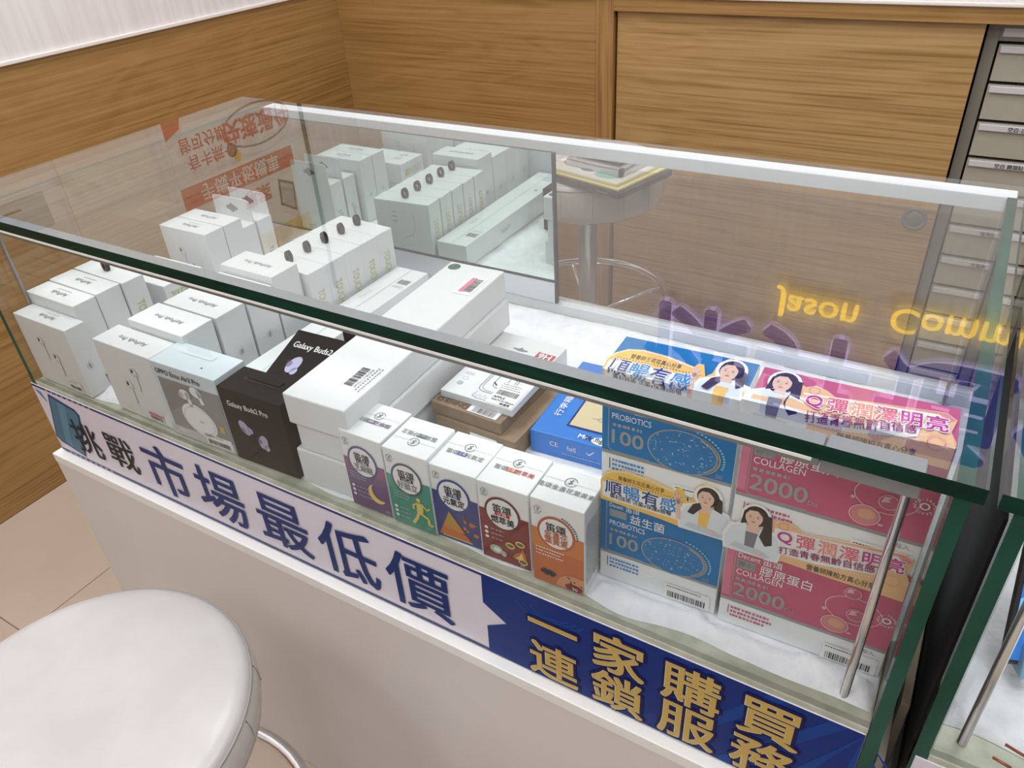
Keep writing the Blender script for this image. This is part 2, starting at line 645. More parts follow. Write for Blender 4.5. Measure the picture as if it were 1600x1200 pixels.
def letter(name, st, parent, x, z, size, m, bold, y, depth):
    V, F, x0, x1, y0, y1 = glyphs(st, 0.0)
    cu = bpy.data.curves.new('lettering', 'FONT')
    cu.body = st
    cu.size = size
    cu.extrude = depth / 2
    cu.resolution_u = 4
    ob = bpy.data.objects.new('lettering', cu)
    src = bpy.data.meshes.new_from_object(ob)
    bpy.data.objects.remove(ob)
    bpy.data.curves.remove(cu)
    vs = [v.co.copy() for v in src.vertices]
    fs = [tuple(f.vertices) for f in src.polygons]
    bpy.data.meshes.remove(src)
    VV, FF = [], []
    for k in range(8):
        a = 2 * PI * (k + 0.5) / 8
        b = len(VV)
        VV += [(v.x + bold * size * math.cos(a), v.y + bold * size * math.sin(a), v.z) for v in vs]
        FF += [tuple(i + b for i in f) for f in fs]
    return link(name, me_from(VV, FF, [m]), parent, (x - (x0 + x1) / 2 * size, y, z - (y0 + y1) / 2 * size), (PI / 2, 0, 0))


t = thing('wall_sign', 'illuminated blue and yellow shop lettering high on the back wall', 'sign', (0, YB, 0))
for k, ch in enumerate('傑昇通信'):
    x = 0.548 + 0.336 * k
    b_ = letter('blue_letter', ch, t, x, 1.905, 0.325, SBLUE, 0.02, -0.028, 0.012)
    letter('letter_outline', ch, t, x, 1.905, 0.325, SOUT, 0.038, -0.012, 0.012)
letter('yellow_lettering', 'Jason', t, 0.868, 1.674, 0.1, SYEL, 0.012, -0.02, 0.014)
letter('yellow_lettering', 'Communication', t, 1.375, 1.664, 0.1, SYEL, 0.012, -0.02, 0.014)

# posters on the upper left wall (seen as reflections)
POSW = mat('poster_paper', (236, 232, 226), 0.5)
POSB = mat('poster_beige', (236, 230, 218), 0.5)
POSR = mat('poster_red', (206, 84, 76), 0.5)
t = thing('wall_poster', 'white promotional poster with red slogans on the left wall', 'poster', (XW, 0.83, 1.14))
box('sheet', 0, 0.003, 0, 0.48, 0, 0.62, POSW, t)
box('edge_strip', 0, 0.012, 0.481, 0.489, -0.02, 0.7, DARKLINE, t)
pp = Print()
pp.poly([(0, 0), (0.06, 0), (0.05, 0.03), (0, 0.05)], POSR, 0)
pp.text('皆可分期', 0.115, 0.075, 0.042, POSR, 1, 0.02)
pp.text('有卡無卡', 0.13, 0.125, 0.042, POSR, 1, 0.02)
pp.ring(0.31, 0.085, 0.13, 0.06, 0.006, INKG, 1)
pp.text('快速過件', 0.31, 0.085, 0.066, POSR, 2, 0.035)
pp.rect(0.0, 0.18, 0.42, 0.24, POSR, 1)
pp.text('手機平板機車', 0.21, 0.21, 0.05, POSW, 2, 0.02)
pp.text('專案', 0.25, 0.285, 0.055, POSR, 2, 0.03)
pp.ell(0.2, 0.13, 0.018, 0.02, GREENI, 1)
pp.ell(0.215, 0.15, 0.014, 0.016, ORI, 1)
pp.poly([(0.34, 0.26), (0.40, 0.29), (0.39, 0.38), (0.33, 0.34)], INK, 1)
pp.poly([(0.346, 0.272), (0.394, 0.296), (0.385, 0.368), (0.337, 0.336)], INKL, 2)
pp.rect(0.22, 0.40, 0.44, 0.46, ORI, 1)
for k in range(3):
    pp.rect(0.24 + 0.065 * k, 0.41, 0.285 + 0.065 * k, 0.45, GOLDT, 2)
pp.build('poster_print', t, lambda u, v, n: (0.003 + n, u, v))
t = thing('wall_poster', 'plain beige notice board on the left wall beside the red poster', 'poster', (XW, 0.53, 1.12))
box('sheet', 0, 0.004, 0, 0.245, 0, 0.66, POSB, t)
t = thing('wall_poster', 'white poster with a grey device drawing on the left wall', 'poster', (XW, 0.12, 1.12))
box('sheet', 0, 0.003, 0, 0.395, 0, 0.6, POSW, t)
pp = Print()
pp.rect(0.2, 0.08, 0.36, 0.16, INKL, 1)
pp.rect(0.22, 0.1, 0.3, 0.105, INK, 2)
pp.ring(0.1, 0.14, 0.05, 0.05, 0.012, REDI, 1)
pp.text('保固', 0.1, 0.25, 0.06, REDI, 2, 0.02)
pp.build('poster_print', t, lambda u, v, n: (0.003 + n, u, v))

# ------------------------------------------------------------------ counter cabinet and display cases
ZTOP, ZG, ZB, ZP = 0.95, 0.938, 0.685, 0.551
cab = thing('counter_cabinet', 'long white laminate counter cabinet carrying the glass display cases', 'cabinet', (0.0245, -0.0145, 0))
box('body', 0, 2.3, 0.001, 0.565, 0.0, ZP - 0.0175, LAM, cab, 0.0008)
box('edge_seam', 0.0005, 2.2995, 0.0016, 0.56, ZP - 0.0175, ZP - 0.0165, DARKLINE, cab)
box('top_board', 0, 2.3, 0, 0.57, ZP - 0.0165, ZP, LAMEDGE, cab, 0.0012)

LED = mat('led_strip', (238, 248, 255), 0.5, emit=LED_EMIT)


def case(name, label, x0, L, mirror, rods, X0=0.038):
    t = thing(name, label, 'display case', (x0, 0, ZP))
    X1 = L - 0.006            # outer faces of the side panes run from X0 to X1
    z = lambda v: v - ZP
    tp = slab('top_pane', 0, L, -0.004, 0.536, z(ZG), z(ZTOP), 2, GLASST, GEDGE, t, (GEDGE, GLASS, GLASS, GEDGE2))
    tp.data.materials.append(GLASSU)
    tp.data.polygons[0].material_index = len(tp.data.materials) - 1      # underside
    slab('front_pane', X0 + 0.011, X1 - 0.011, 0.0, 0.007, z(ZB), z(ZG), 1, GLASSF, GLASSF, t)
    slab('side_pane', X0, X0 + 0.010, 0.0, 0.532, 0.0, z(ZG), 0, GLASS, GEDGE2, t, (GEDGE2, GLASS))
    slab('side_pane', X1 - 0.010, X1, -0.002, 0.532, 0.0, z(ZG), 0, GLASS, GEDGE2, t, (GEDGE2, GEDGE3))
    box('base_board', X0 + 0.0105, X1 - 0.0105, 0.0, 0.53, z(0.672), z(ZB), STONE, t, 0.0008)
    box('plinth', X0 + 0.0105, X1 - 0.0105, 0.002, 0.52, 0.0, z(0.6715), LAM, t)
    # back frame
    tr = box('top_track', X0 + 0.012, X1 - 0.0005, 0.532, 0.557, z(0.9206), z(ZG), ALUW, t, 0.0012)
    box('bottom_track', X0 + 0.012, X1 - 0.012, 0.494, 0.518, z(ZB), z(0.702), ALUW, t, 0.0008)
    for yy in (0.4965, 0.508):
        box('track_ridge', X0 + 0.012, X1 - 0.012, yy, yy + 0.0025, z(0.702), z(0.705), LAMEDGE, t)
    if mirror:
        md = slab('mirror_door', X0 + 0.012, 0.643, 0.490, 0.495, z(0.743), z(ZG) - 0.0005, 1, MIRROR, GEDGE, t)
        box('bottom_shoe', X0 + 0.012, 0.643, 0.4885, 0.4965, z(0.7055), z(0.7405), ALU, md, 0.0005)
        box('shoe_seal', X0 + 0.012, 0.643, 0.4880, 0.4968, z(0.7405), z(0.7430), BLACKP, md)
        box('door_end_seal', 0.6432, 0.6462, 0.4885, 0.4965, z(0.7055), z(ZG) - 0.001, BLACKP, md)
        slab('glass_door', 0.60, X1 - 0.012, 0.507, 0.512, z(0.7055), z(0.9203), 1, GLASSD, GLASSD, t)
    else:
        slab('glass_door', X0 + 0.012, X1 - 0.012, 0.507, 0.512, z(0.7055), z(0.9203), 1, GLASSD, GLASSD, t)
    # light bar under the front edge
    lb = box('light_bar', X0 + 0.014, L - 0.096, 0.008, 0.026, z(0.922), z(0.9365), ALUD, t, 0.0006)
    lbo = lb.location
    box('end_block', 0, 0.062, 0, 0.022, 0, 0.018, ALUD, lb, 0.001).location = (L - 0.095 - lbo.x, 0, -0.004)
    box('white_strip', 0, L - 0.1 - X0 - 0.014, 0, 0.0040, 0, 0.0026, LAMEDGE, lb).location = (0, -0.0124, 0.0133)
    box('bar_top', 0, L - 0.110 - X0, 0, 0.018, 0, 0.0008, ALUD, lb).location = (0, 0, 0.0146)
    n = (L - 0.096 - X0 - 0.014)
    link('led_strip', me_from([(0.004, 0.010, -0.0004), (0.004, 0.017, -0.0004), (n - 0.004, 0.017, -0.0004), (n - 0.004, 0.010, -0.0004)],
                              [(0, 1, 2, 3)], [LED]), lb)
    for (rx, ry) in rods:
        link('support_rod', tube_mesh([(rx, ry, z(0.686)), (rx, ry, z(0.93))], 0.0036 if rx > 0.1 or x0 > 1 else 0.0024, CHROME if rx > 0.1 or x0 > 1 else ALUD, 14), t)
    return t


c1 = case('display_case', 'long glass display case with a mirror door and green glass edges', 0.0, 1.2, True,
          [(1.1598, 0.021), (0.0512, 0.0368)])
c2 = case('display_case', 'second glass display case cut off at the right edge of the picture', 1.207, 0.99, False, [(0.0405, 0.022)], 0.0095)

box('gap_darkening_panel', 0.0065, 0.0088, 0.004, 0.30, 0.10, 0.375, mat('gap_darkening_black', (8, 9, 12), 0.7, spec=0.2), c2)  # filler panel added to make the gap between the cases look dark
# banner on the plinth of the first case
bn = link('banner', box_mesh(1.148, 0.0012, 0.1245, BANW, 0), c1, (0.0345, -0.0013, 0.0025))
b0, bz = 0.0345, ZP + 0.0025
pr = Print()
N_ = lambda x, zz: (x - b0, zz - bz)
pr.rect(0, 0.1205, 1.148, 0.1245, NAVY, 0)
pr.rect(0.0, 0.0, 1.148, 0.005, NAVY, 0)
for k in range(9):
    pr.rect(0.035 + 0.0125 * k, 0.1212, 0.040 + 0.0125 * k, 0.1238, INKL, 1)
    pr.rect(0.02 + 0.0125 * k, 0.0008, 0.025 + 0.0125 * k, 0.0042, INKL, 1)
blue_l = [N_(0.8166, 0.678), N_(0.8152, 0.6332), N_(0.8425, 0.6142), N_(0.8176, 0.5975), N_(0.8167, 0.5535)]
pr.poly([N_(0.8166, 0.678), (1.148, 0.1245), (1.148, 0.0), N_(0.8167, 0.5535)] + blue_l[::-1][1:-1], BANB, 1)
for k in range(6):
    a = 0.985 + 0.05 * k
    pr.poly([(a, 0.0), (a + 0.014, 0.0), (min(1.148, a + 0.10), 0.1245), (min(1.148, a + 0.086), 0.1245)], BANB2, 2)
for r_ in (0.022, 0.03, 0.038):
    pr.ring(0.86, 0.108, r_, r_ * 0.42, 0.0025, BANB2, 2, 24, PI, 2 * PI)
# phone drawing
pr.poly([N_(0.0715, 0.670), N_(0.128, 0.660), N_(0.136, 0.652), N_(0.1, 0.562), N_(0.046, 0.573), N_(0.036, 0.581)], NAVY, 2)
pr.poly([N_(0.0735, 0.666), N_(0.127, 0.656), N_(0.132, 0.650), N_(0.098, 0.566), N_(0.047, 0.577), N_(0.039, 0.583)], SCRB, 3)
pr.poly([N_(0.09, 0.6625), N_(0.107, 0.6595), N_(0.074, 0.574), N_(0.058, 0.5765)], SCRL, 4)
pr.poly([N_(0.038, 0.670), N_(0.052, 0.668), N_(0.060, 0.650)], SCRL, 2)
for ch, x, zz in (('挑', 0.1265, 0.606), ('戰', 0.2085, 0.610)):
    pr.text(ch, x - b0, zz - bz, 0.066, INK, 5, 0.009)
for ch, x in (('市', 0.306), ('場', 0.4115), ('最', 0.522), ('低', 0.626), ('價', 0.729)):
    pr.text(ch, x - b0, 0.6125 - bz, 0.094, TEXTB, 5, 0.011)
for row, zz in (('一家購買', 0.6415), ('連鎖服務', 0.5845)):
    for k, ch in enumerate(row):
        x = 0.898 + 0.0712 * k - b0
        pr.text(ch, x, zz - bz, 0.058, BANN, 4, 0.075)
        pr.text(ch, x - 0.0004, zz - bz - 0.0006, 0.058, GOLDL, 5, 0.024)
        pr.text(ch, x, zz - bz, 0.058, GOLDT, 6.5, 0.014)
pr.poly([(1.118, 0.0), (1.148, 0.0), (1.148, 0.012), (1.128, 0.018)], YEL, 3)
pr.build('banner_print', bn, FR(1, 1, 1))
bn2 = link('banner', box_mesh(0.94, 0.0012, 0.1245, BANW, 0), c2, (0.012, -0.0013, 0.0025))
pr = Print()
pr.poly([(0.0, 0.06), (0.3, 0.11), (0.94, 0.1245), (0.94, 0.0), (0.0, 0.0)], BANB, 1)
pr.poly([(0.02, 0.105), (0.10, 0.12), (0.14, 0.115), (0.05, 0.09)], SCRB, 2)
pr.build('banner_print', bn2, FR(1, 1, 1))


# ------------------------------------------------------------------ goods in the display case
FOOT = []


def carton(name, label, cat, x, y, z, w, d, h, rot=0.0, m=None, group=None, bev=0.0012):
    t = thing(name, label, cat, (x, y, z), rot, group)
    link('body', box_mesh(w, d, h, m or CARD, bev), t)
    if z < 0.705:
        FOOT.append((x, y, rot, w, d, z))
    return t


def apple_logo(p, cx, cy, r, m, l=1):
    p.ell(cx - r * 0.28, cy, r * 0.55, r * 0.72, m, l, 18)
    p.ell(cx + r * 0.24, cy, r * 0.5, r * 0.72, m, l, 18)
    p.ell(cx + r * 0.16, cy + r * 0.98, r * 0.13, r * 0.3, m, l, 10, rot=-0.6)


def earbud(p, cx, cy, s, ang, l=1):
    """stem earphone drawing: bulb, dark grille, stem"""
    c, q = math.cos(ang), math.sin(ang)
    R = lambda a, b: (cx + a * c - b * q, cy + a * q + b * c)
    p.line([R(0.15 * s, 0), R(0.55 * s, -1.5 * s)], 0.24 * s, INKL, l)
    p.line([R(0.12 * s, 0), R(0.50 * s, -1.45 * s)], 0.17 * s, WHITEI, l + 1)
    p.ell(*R(0, 0), 0.42 * s, 0.36 * s, INKL, l, 18, rot=ang)
    p.ell(*R(0.03 * s, 0.02 * s), 0.36 * s, 0.30 * s, WHITEI, l + 1, 18, rot=ang)
    p.ell(*R(-0.14 * s, 0.08 * s), 0.12 * s, 0.18 * s, INK, l + 2, 12, rot=ang)


def price_label(t, fr, x, y, w, h, seed, pink=True, vertical=False):
    p = Print()
    p.rect(x, y, x + w, y + h, WHITEI, 3)
    if pink:
        p.rect(x + 0.05 * w, y + 0.55 * h, x + 0.95 * w, y + 0.8 * h, PINKI, 4)
    p.fine(x + 0.05 * w, y + 0.82 * h, 0.8 * w, 1, 0.16 * h, INK, 4, seed)
    p.bars(x + 0.08 * w, y + 0.1 * h, 0.84 * w, 0.42 * h, INK, 5, seed)
    p.build('price_label', t, fr)


S = 0.700


def airpod_box(label, x, y, z, w, d, h, rot, text, seed, front='tall', group='stacked white earphone boxes', side=True, lab=False, buds=((0.372, 0.68, -0.24), (0.574, 0.485, -0.26))):
    t = carton('earphone_box', label, 'box', x, y, z, w, d, h, rot, CARD, group)
    p = Print()
    p.text(text, w * 0.5, d * 0.52, 0.0108, INKG, 1, 0.0)
    if text == 'AirPods':
        p.fine(w * 0.36, d * 0.24, w * 0.3, 1, 0.004, INKL, 1, seed)
    p.build('top_lettering', t, TOPR(w, d, h))
    if front:
        p = Print()
        for (bu, bv, ba) in buds:
            earbud(p, w * bu, h * bv, 0.0178, ba)
        p.build('front_print', t, FR(w, d, h))
    if side:
        p = Print()
        apple_logo(p, d * 0.5, h * 0.42, 0.0058, INKF)
        p.build('side_logo', t, RT(w, d, h))
    if lab:
        price_label(t, FR(w, d, h), w * 0.60, h * 0.04, w * 0.27, h * 0.13, seed, lab == 'pink')
    return t


airpod_box('white earphone box standing alone at the front left corner of the case', 0.055, 0.0095, 0.687, 0.1175, 0.0295, 0.1073, -0.005, 'AirPods', 1, lab='plain')
airpod_box('white earphone box directly behind the front left corner box', 0.0490, 0.0398, S, 0.108, 0.0345, 0.112, -0.006, 'AirPods', 2)
airpod_box('white earphone box third from the front in the leftmost row', 0.0492, 0.0758, S, 0.110, 0.037, 0.1138, -0.016, 'AirPods', 3)
airpod_box('white earphone box at the front beside the pale grey earphone box', 0.2278, 0.0125, 0.687, 0.1115, 0.0405, 0.1088, -0.004, 'AirPods Pro', 4, lab='pink', buds=((0.60, 0.69, -0.32), (0.42, 0.465, -0.28)))
airpod_box('second white earphone box in the row left of the black box', 0.249, 0.0545, S, 0.105, 0.049, 0.108, -0.005, 'AirPods Pro', 5)
airpod_box('third white earphone box in the row left of the black box', 0.254, 0.1065, S, 0.104, 0.048, 0.108, -0.008, 'AirPods Pro', 6)
airpod_box('fourth white earphone box in the row, half hidden by the light bar', 0.256, 0.1570, S, 0.104, 0.047, 0.110, -0.008, 'AirPods Pro', 7)
airpod_box('rearmost earphone box of its row, in front of the hooked boxes', 0.259, 0.2065, S, 0.102, 0.049, 0.121, -0.008, 'AirPods Pro', 8)
airpod_box('white earphone box in the rear left group, front one', 0.049, 0.269, S, 0.106, 0.036, 0.1215, 0.004, 'AirPods', 9)
airpod_box('white earphone box in the rear left group, touching the hang-tab boxes', 0.049, 0.3065, S, 0.106, 0.036, 0.1215, 0.004, 'AirPods', 10)


# boxes with a black hanging hook on top
HOOK = []


def hook(t, x, y, z):
    if not HOOK:
        V, F = [], []
        n, wd = 20, 0.0028
        for k in range(n):
            a = 2 * PI * k / n
            for (r, yy) in ((1.0, -wd), (1.0, wd), (0.45, wd), (0.45, -wd)):
                rx, rz = 0.0062, 0.0098
                q = 1.0 if r == 1.0 else 0.42
                V.append((rx * q * math.cos(a), yy, 0.0098 + (rz if r == 1.0 else rz * 0.55) * math.sin(a)))
        for k in range(n):
            l = (k + 1) % n
            for i in range(4):
                j = (i + 1) % 4
                F.append((k * 4 + i, k * 4 + j, l * 4 + j, l * 4 + i))
        HOOK.append(me_from(V, F, [BLACKP]))
    link('hanging_hook', HOOK[0], t, (x, y, z - 0.002))


def touch_box(label, x, y, z, w, d, h, rot, group='boxes with black hanging hooks', text='TOUCH'):
    t = carton('hook_box', label, 'box', x, y, z, w, d, h, rot, CARD, group)
    hook(t, w * 0.49, d * 0.5, h)
    p = Print()
    p.text(text, d * 0.5, h * 0.52, 0.018, GOLDI, 1, 0.01, width=h * 0.36, rot=-PI / 2)
    p.ell(d * 0.5, h * 0.14, 0.0045, 0.007, GOLDI, 1, 16)
    p.build('side_print', t, RT(w, d, h))
    p = Print()
    p.line([(w * 0.3, h * 0.8), (w * 0.28, h * 0.6), (w * 0.34, h * 0.45), (w * 0.5, h * 0.38)], 0.001, INKL, 1)
    p.build('back_drawing', t, BK(w, d, h))
    p = Print()
    p.fine(w * 0.6, h * 0.8, w * 0.1, 3, 0.008, INKL, 1, 4)
    p.build('back_lettering', t, BK(w, d, h))
    return t


for k in range(5):
    place = ('nearest the front', 'second from the front', 'in the middle', 'second from the mirror', 'nearest the mirror')[k]
    touch_box('white upright box with black hook, %s of its row of five' % place, 0.2686 - 0.001 * (4 - k), 0.4125 - 0.0369 * (4 - k), S, 0.110, 0.0363, 0.1045, -0.075)
touch_box('white box with black hook at the back of the leftmost row', 0.0494, 0.1150, S, 0.115, 0.034, 0.1142, -0.028)


def flat_touch(label, x, y, z, w, d, h, rot):
    t = carton('flat_box', label, 'box', x, y, z, w, d, h, rot, CARD, 'flat white boxes lying in the left row')
    p = Print()
    p.text('TOUCH MORE', d * 0.5, h * 0.5, 0.02, GOLDI, 1, 0.01, width=d * 0.75)
    p.build('side_print', t, RT(w, d, h))
    p = Print()
    p.text('Tw', w * 0.72, d * 0.3, 0.013, INKG, 1, 0.01)
    p.fine(w * 0.6, d * 0.6, w * 0.25, 2, 0.006, INKL, 1, 5)
    p.build('top_print', t, TOP(w, d, h))


flat_touch('flat white box with gold side lettering, lower of two behind the left row', 0.064, 0.168, S, 0.108, 0.072, 0.042, 0.0)
flat_touch('flat white box with gold side lettering, upper of two behind the left row', 0.062, 0.167, S + 0.0425, 0.106, 0.072, 0.041, 0.01)


# hang-tab boxes by the mirror
def tab_box(label, x, y, rot):
    w, d, h = 0.092, 0.032, 0.098
    t = carton('hang_tab_box', label, 'box', x, y, S, w, d, h, rot, CARD, 'hang-tab boxes in the rear left corner')
    V, F = [], []
    out = [(0.002, 0), (w - 0.002, 0), (w - 0.003, 0.034), (w - 0.010, 0.037), (0.010, 0.037), (0.003, 0.036)]
    p = Print()
    hole = []
    for k in range(24):
        a = 2 * PI * k / 24
        hole.append((w / 2 + 0.014 * math.cos(a), 0.019 + (0.0045 + 0.003 * max(0, math.cos(a)) ** 2 * 0 + 0.004 * max(0.0, 1 - abs(math.cos(a)) * 2.2)) * math.sin(a)))
    bm = bmesh.new()
    fv = [bm.verts.new((a, 0, b)) for a, b in out]
    bm.faces.new(fv)
    r = bmesh.ops.extrude_face_region(bm, geom=bm.faces[:])
    bmesh.ops.translate(bm, vec=(0, 0.0012, 0), verts=[v for v in r['geom'] if isinstance(v, bmesh.types.BMVert)])
    tb = link('hang_tab', bm_mesh(bm, [CARD]), t, (0, d - 0.0014, h))
    for nm, fr in (('slot_front', lambda u, v, n: (u, -n, v)), ('slot_back', lambda u, v, n: (u, 0.0012 + n, v))):
        p = Print()
        p.poly(hole, INKG, 1)
        p.build('hang_slot', tb, fr)
    p = Print()
    p.text('Type-C', d * 0.5, h * 0.3, 0.011, INKG, 1, 0.0, rot=-PI / 2, width=0.035)
    p.fine(d * 0.2, h * 0.15, d * 0.5, 3, 0.004, INKL, 1, 8)
    p.build('side_print', t, RT(w, d, h))
    p = Print()
    p.fine(w * 0.6, h * 0.1, w * 0.25, 2, 0.005, INKG, 1, 9)
    p.build('back_print', t, BK(w, d, h))


tab_box('white hang-tab box in the rear left corner, nearer the earphone boxes', 0.050, 0.3475, 0.0)
tab_box('white hang-tab box in the rear left corner, nearest the mirror', 0.0495, 0.3835, 0.0)

# long slim box beside the hooked boxes
t = carton('slim_box', 'long slim white box lying beside the row of hooked boxes', 'box', 0.3835, 0.068, S, 0.060, 0.368, 0.041, -0.008, CARD)
p = Print()
p.line([(0.030, 0.002), (0.030, 0.366)], 0.0007, INKL, 1)
p.text('Pencil', 0.014, 0.27, 0.012, INKF, 1, 0.0, rot=PI / 2)
p.bars(0.036, 0.318, 0.02, 0.014, INK, 2, 5)
p.fine(0.036, 0.310, 0.018, 2, 0.004, INKL, 1, 2)
apple_logo(p, 0.045, 0.096, 0.005, INKL)
p.ell(0.040, 0.030, 0.014, 0.014, mat('pale_blue_dot', (196, 214, 220), 0.4), 1)
p.build('top_print', t, TOP(0.06, 0.368, 0.041))
p = Print()
p.text('Pencil', 0.24, 0.022, 0.013, INKL, 1, 0.0)
p.build('side_lettering', t, RT(0.06, 0.368, 0.041))

# long boxes stacked
def long_box(label, x, y, z, w, d, h, rot):
    return carton('long_box', label, 'box', x, y, z, w, d, h, rot, CARD, 'stack of three long white boxes', 0.002)


long_box('long white box at the bottom of the stack of three', 0.562, 0.016, 0.687, 0.084, 0.335, 0.0485, 0.036)
long_box('long white box in the middle of the stack of three', 0.570, 0.018, S + 0.036, 0.084, 0.338, 0.0395, 0.034)
t = long_box('long white box with green dot and barcode on top of the stack', 0.568, 0.012, S + 0.076, 0.084, 0.346, 0.040, 0.044)
w, d, h = 0.084, 0.344, 0.040
p = Print()
p.ell(0.0135, 0.332, 0.0088, 0.0088, GREENI, 1)
p.bars(0.052, 0.040, 0.036, 0.011, INK, 2, 12, vertical=True)
p.text('8935112281058', 0.0665, 0.058, 0.0045, INKG, 1, 0.0, rot=PI / 2, width=0.036)
p.fine(0.0700, 0.036, 0.003, 11, -0.0042, INKG, 1, 3, th=0.55)
p.fine(0.0750, 0.034, 0.0026, 14, -0.0034, INKG, 1, 6, th=0.6)
p.build('top_print', t, TOP(w, d, h))
p = Print()
p.rect(0.050, 0.266, 0.076, 0.318, WHITEI, 1)
p.rect(0.055, 0.272, 0.063, 0.312, PINKI, 2)
p.bars(0.062, 0.274, 0.036, 0.011, INK, 3, 8, vertical=True)
p.build('price_label', t, TOP(w, d, h))

# pale grey earphone box with clear hang tab
w, d, h = 0.1115, 0.048, 0.110
t = carton('earphone_box', 'pale grey earphone box with clear hang tab and printed white buds', 'box', 0.3425, 0.010, 0.687, w, d, h, 0.026, PALE)
p = Print()
GREYP = mat('printed_grey', (142, 143, 143), 0.4)
GREYP2 = mat('printed_light_grey', (196, 198, 199), 0.4)
p.rect(0.0075, 0.0, w - 0.0005, 0.0885, GREYP, 1)
p.rect(0.0005, 0.0, w - 0.0005, 0.0150, GREYP2, 2)
p.ell(0.061, 0.037, 0.029, 0.0235, WHITEI, 3, rot=-0.25)
p.ring(0.061, 0.037, 0.026, 0.0200, 0.0006, GREYP2, 4)
p.ell(0.064, 0.036, 0.004, 0.0016, GREYP2, 4)
for (cx, cy, a) in ((0.048, 0.0725, 0.3), (0.0705, 0.0815, -0.2)):
    p.ell(cx, cy, 0.0095, 0.0075, WHITEI, 3, rot=a)
    p.line([(cx + 0.004, cy + 0.004), (cx + 0.0075, cy - 0.016)], 0.006, WHITEI, 3)
p.ell(0.042, 0.0705, 0.004, 0.005, GREYP2, 4)
p.text('OPPO Enco Air3 Pro', 0.0455, 0.0980, 0.0105, INK, 3, 0.012, width=0.076)
p.text('oppo', 0.022, 0.0090, 0.008, WHITEI, 3, 0.01)
p.rect(0.096, 0.030, 0.103, 0.040, GOLDT, 4)
p.build('front_print', t, FR(w, d, h))
price_label(t, FR(w, d, h), 0.062, 0.003, 0.046, 0.0165, 21, False)
tb = slab('clear_hang_tab', 0.030, 0.074, d - 0.014, d - 0.0132, h, h + 0.021, 1, CLEARP, CLEARP, t)
p = Print()
p.rect(0.028, d - 0.019, 0.077, d - 0.008, mat('tab_sticker', (226, 236, 240), 0.2), 1)
p.ell(0.078, 0.013, 0.0012, 0.0012, INK, 2, 10)
p.build('tab_base', t, TOP(w, d, h))


# black earphone boxes
def bud_print(p, cx, cy, s, ang, l=2):
    p.ell(cx, cy, s * 1.15, s * 0.74, LILAC, l, rot=ang)
    p.ell(cx + 0.9 * s * math.cos(ang - 2.3), cy + 0.9 * s * math.sin(ang - 2.3), s * 0.5, s * 0.4, LILAC, l, rot=ang)
    p.ell(cx + 0.55 * s * math.cos(ang + 1.9), cy + 0.55 * s * math.sin(ang + 1.9), s * 0.42, s * 0.3, LILACD, l + 1, 16, rot=ang)
    p.ell(cx + 0.9 * s * math.cos(ang + 1.55), cy + 0.85 * s * math.sin(ang + 1.55), s * 0.28, s * 0.16, INK, l + 2, 16, rot=ang)
    p.ell(cx - 0.2 * s, cy - 0.6 * s, s * 0.4, s * 0.28, LILACD, l - 1, 16)


w, d, h = 0.098, 0.046, 0.106
t = carton('earphone_box', 'black earphone box with two lilac buds at the front of the case', 'box', 0.4585, 0.0105, 0.687, w, d, h, 0.036, BLACKC)
p = Print()
p.text('Galaxy Buds2 Pro', 0.043, 0.0852, 0.0105, WHITEI, 2, 0.008, width=0.0625)
bud_print(p, 0.029, 0.0545, 0.0095, 2.1)
bud_print(p, 0.0545, 0.041, 0.0095, 1.2)
p.build('front_print', t, FR(w, d, h))
p = Print()
p.rect(0.02, 0.024, 0.075, 0.030, INK, 1)
p.build('tab_slot', t, TOP(w, d, h))
tb = link('folded_hang_tab', box_mesh(0.050, 0.010, 0.003, BLACKC, 0.001), t, (0.024, 0.026, h))

# second black box leaning back behind it
w, d, h = 0.080, 0.098, 0.040
t = carton('earphone_box', 'black earphone box lying tilted behind the front black box', 'box', 0.4655, 0.0655, 0.7275, w, d, h, 0.0, BLACKC)
t.rotation_euler = (0.33, 0, 0.05)
p = Print()
p.text('Galaxy Buds2 Pro', 0.010, 0.074, 0.0125, WHITEI, 2, 0.012, align='l', width=0.078)
bud_print(p, 0.030, 0.046, 0.0115, 1.3)
p.build('top_print', t, TOP(w, d, h))
w, d, h = 0.056, 0.044, 0.078
t = carton('black_box', 'plain black box behind the tilted earphone box, beside the long box stack', 'box', 0.4855, 0.194, S, w, d, h, 0.0, BLACKC)
p = Print()
p.rect(0.006, 0.060, 0.050, 0.0615, INKG, 1)
p.build('back_line', t, BK(w, d, h))

# small supplement cartons along the front
PUR = mat('carton_purple', (112, 82, 124), 0.3, coat=0.3)
PUR2 = mat('carton_plum', (140, 76, 116), 0.3, coat=0.3)
TEAL = mat('carton_teal', (64, 148, 128), 0.3, coat=0.3)
DBL = mat('carton_navy', (38, 58, 128), 0.3, coat=0.3)
DRED = mat('carton_red', (126, 34, 36), 0.3, coat=0.3)
ORN = mat('carton_orange', (196, 104, 54), 0.3, coat=0.3)
ORN2 = mat('carton_ochre', (206, 124, 52), 0.3, coat=0.3)
MOON = mat('moon_yellow', (238, 206, 120), 0.4)
LEMON = mat('runner_yellow', (226, 206, 110), 0.4)


def small_logo(p, cx, cy, r, m, l=2):
    p.ring(cx, cy, r, r, r * 0.13, m, l, 24, 0.3, 2 * PI - 0.2)
    p.line([(cx + 0.35 * r, cy + 0.5 * r), (cx - 0.3 * r, cy + 0.2 * r), (cx + 0.3 * r, cy - 0.15 * r), (cx - 0.4 * r, cy - 0.5 * r)], r * 0.14, m, l)
    p.line([(cx + 0.1 * r, cy + 0.6 * r), (cx - 0.1 * r, cy - 0.6 * r)], r * 0.1, m, l)


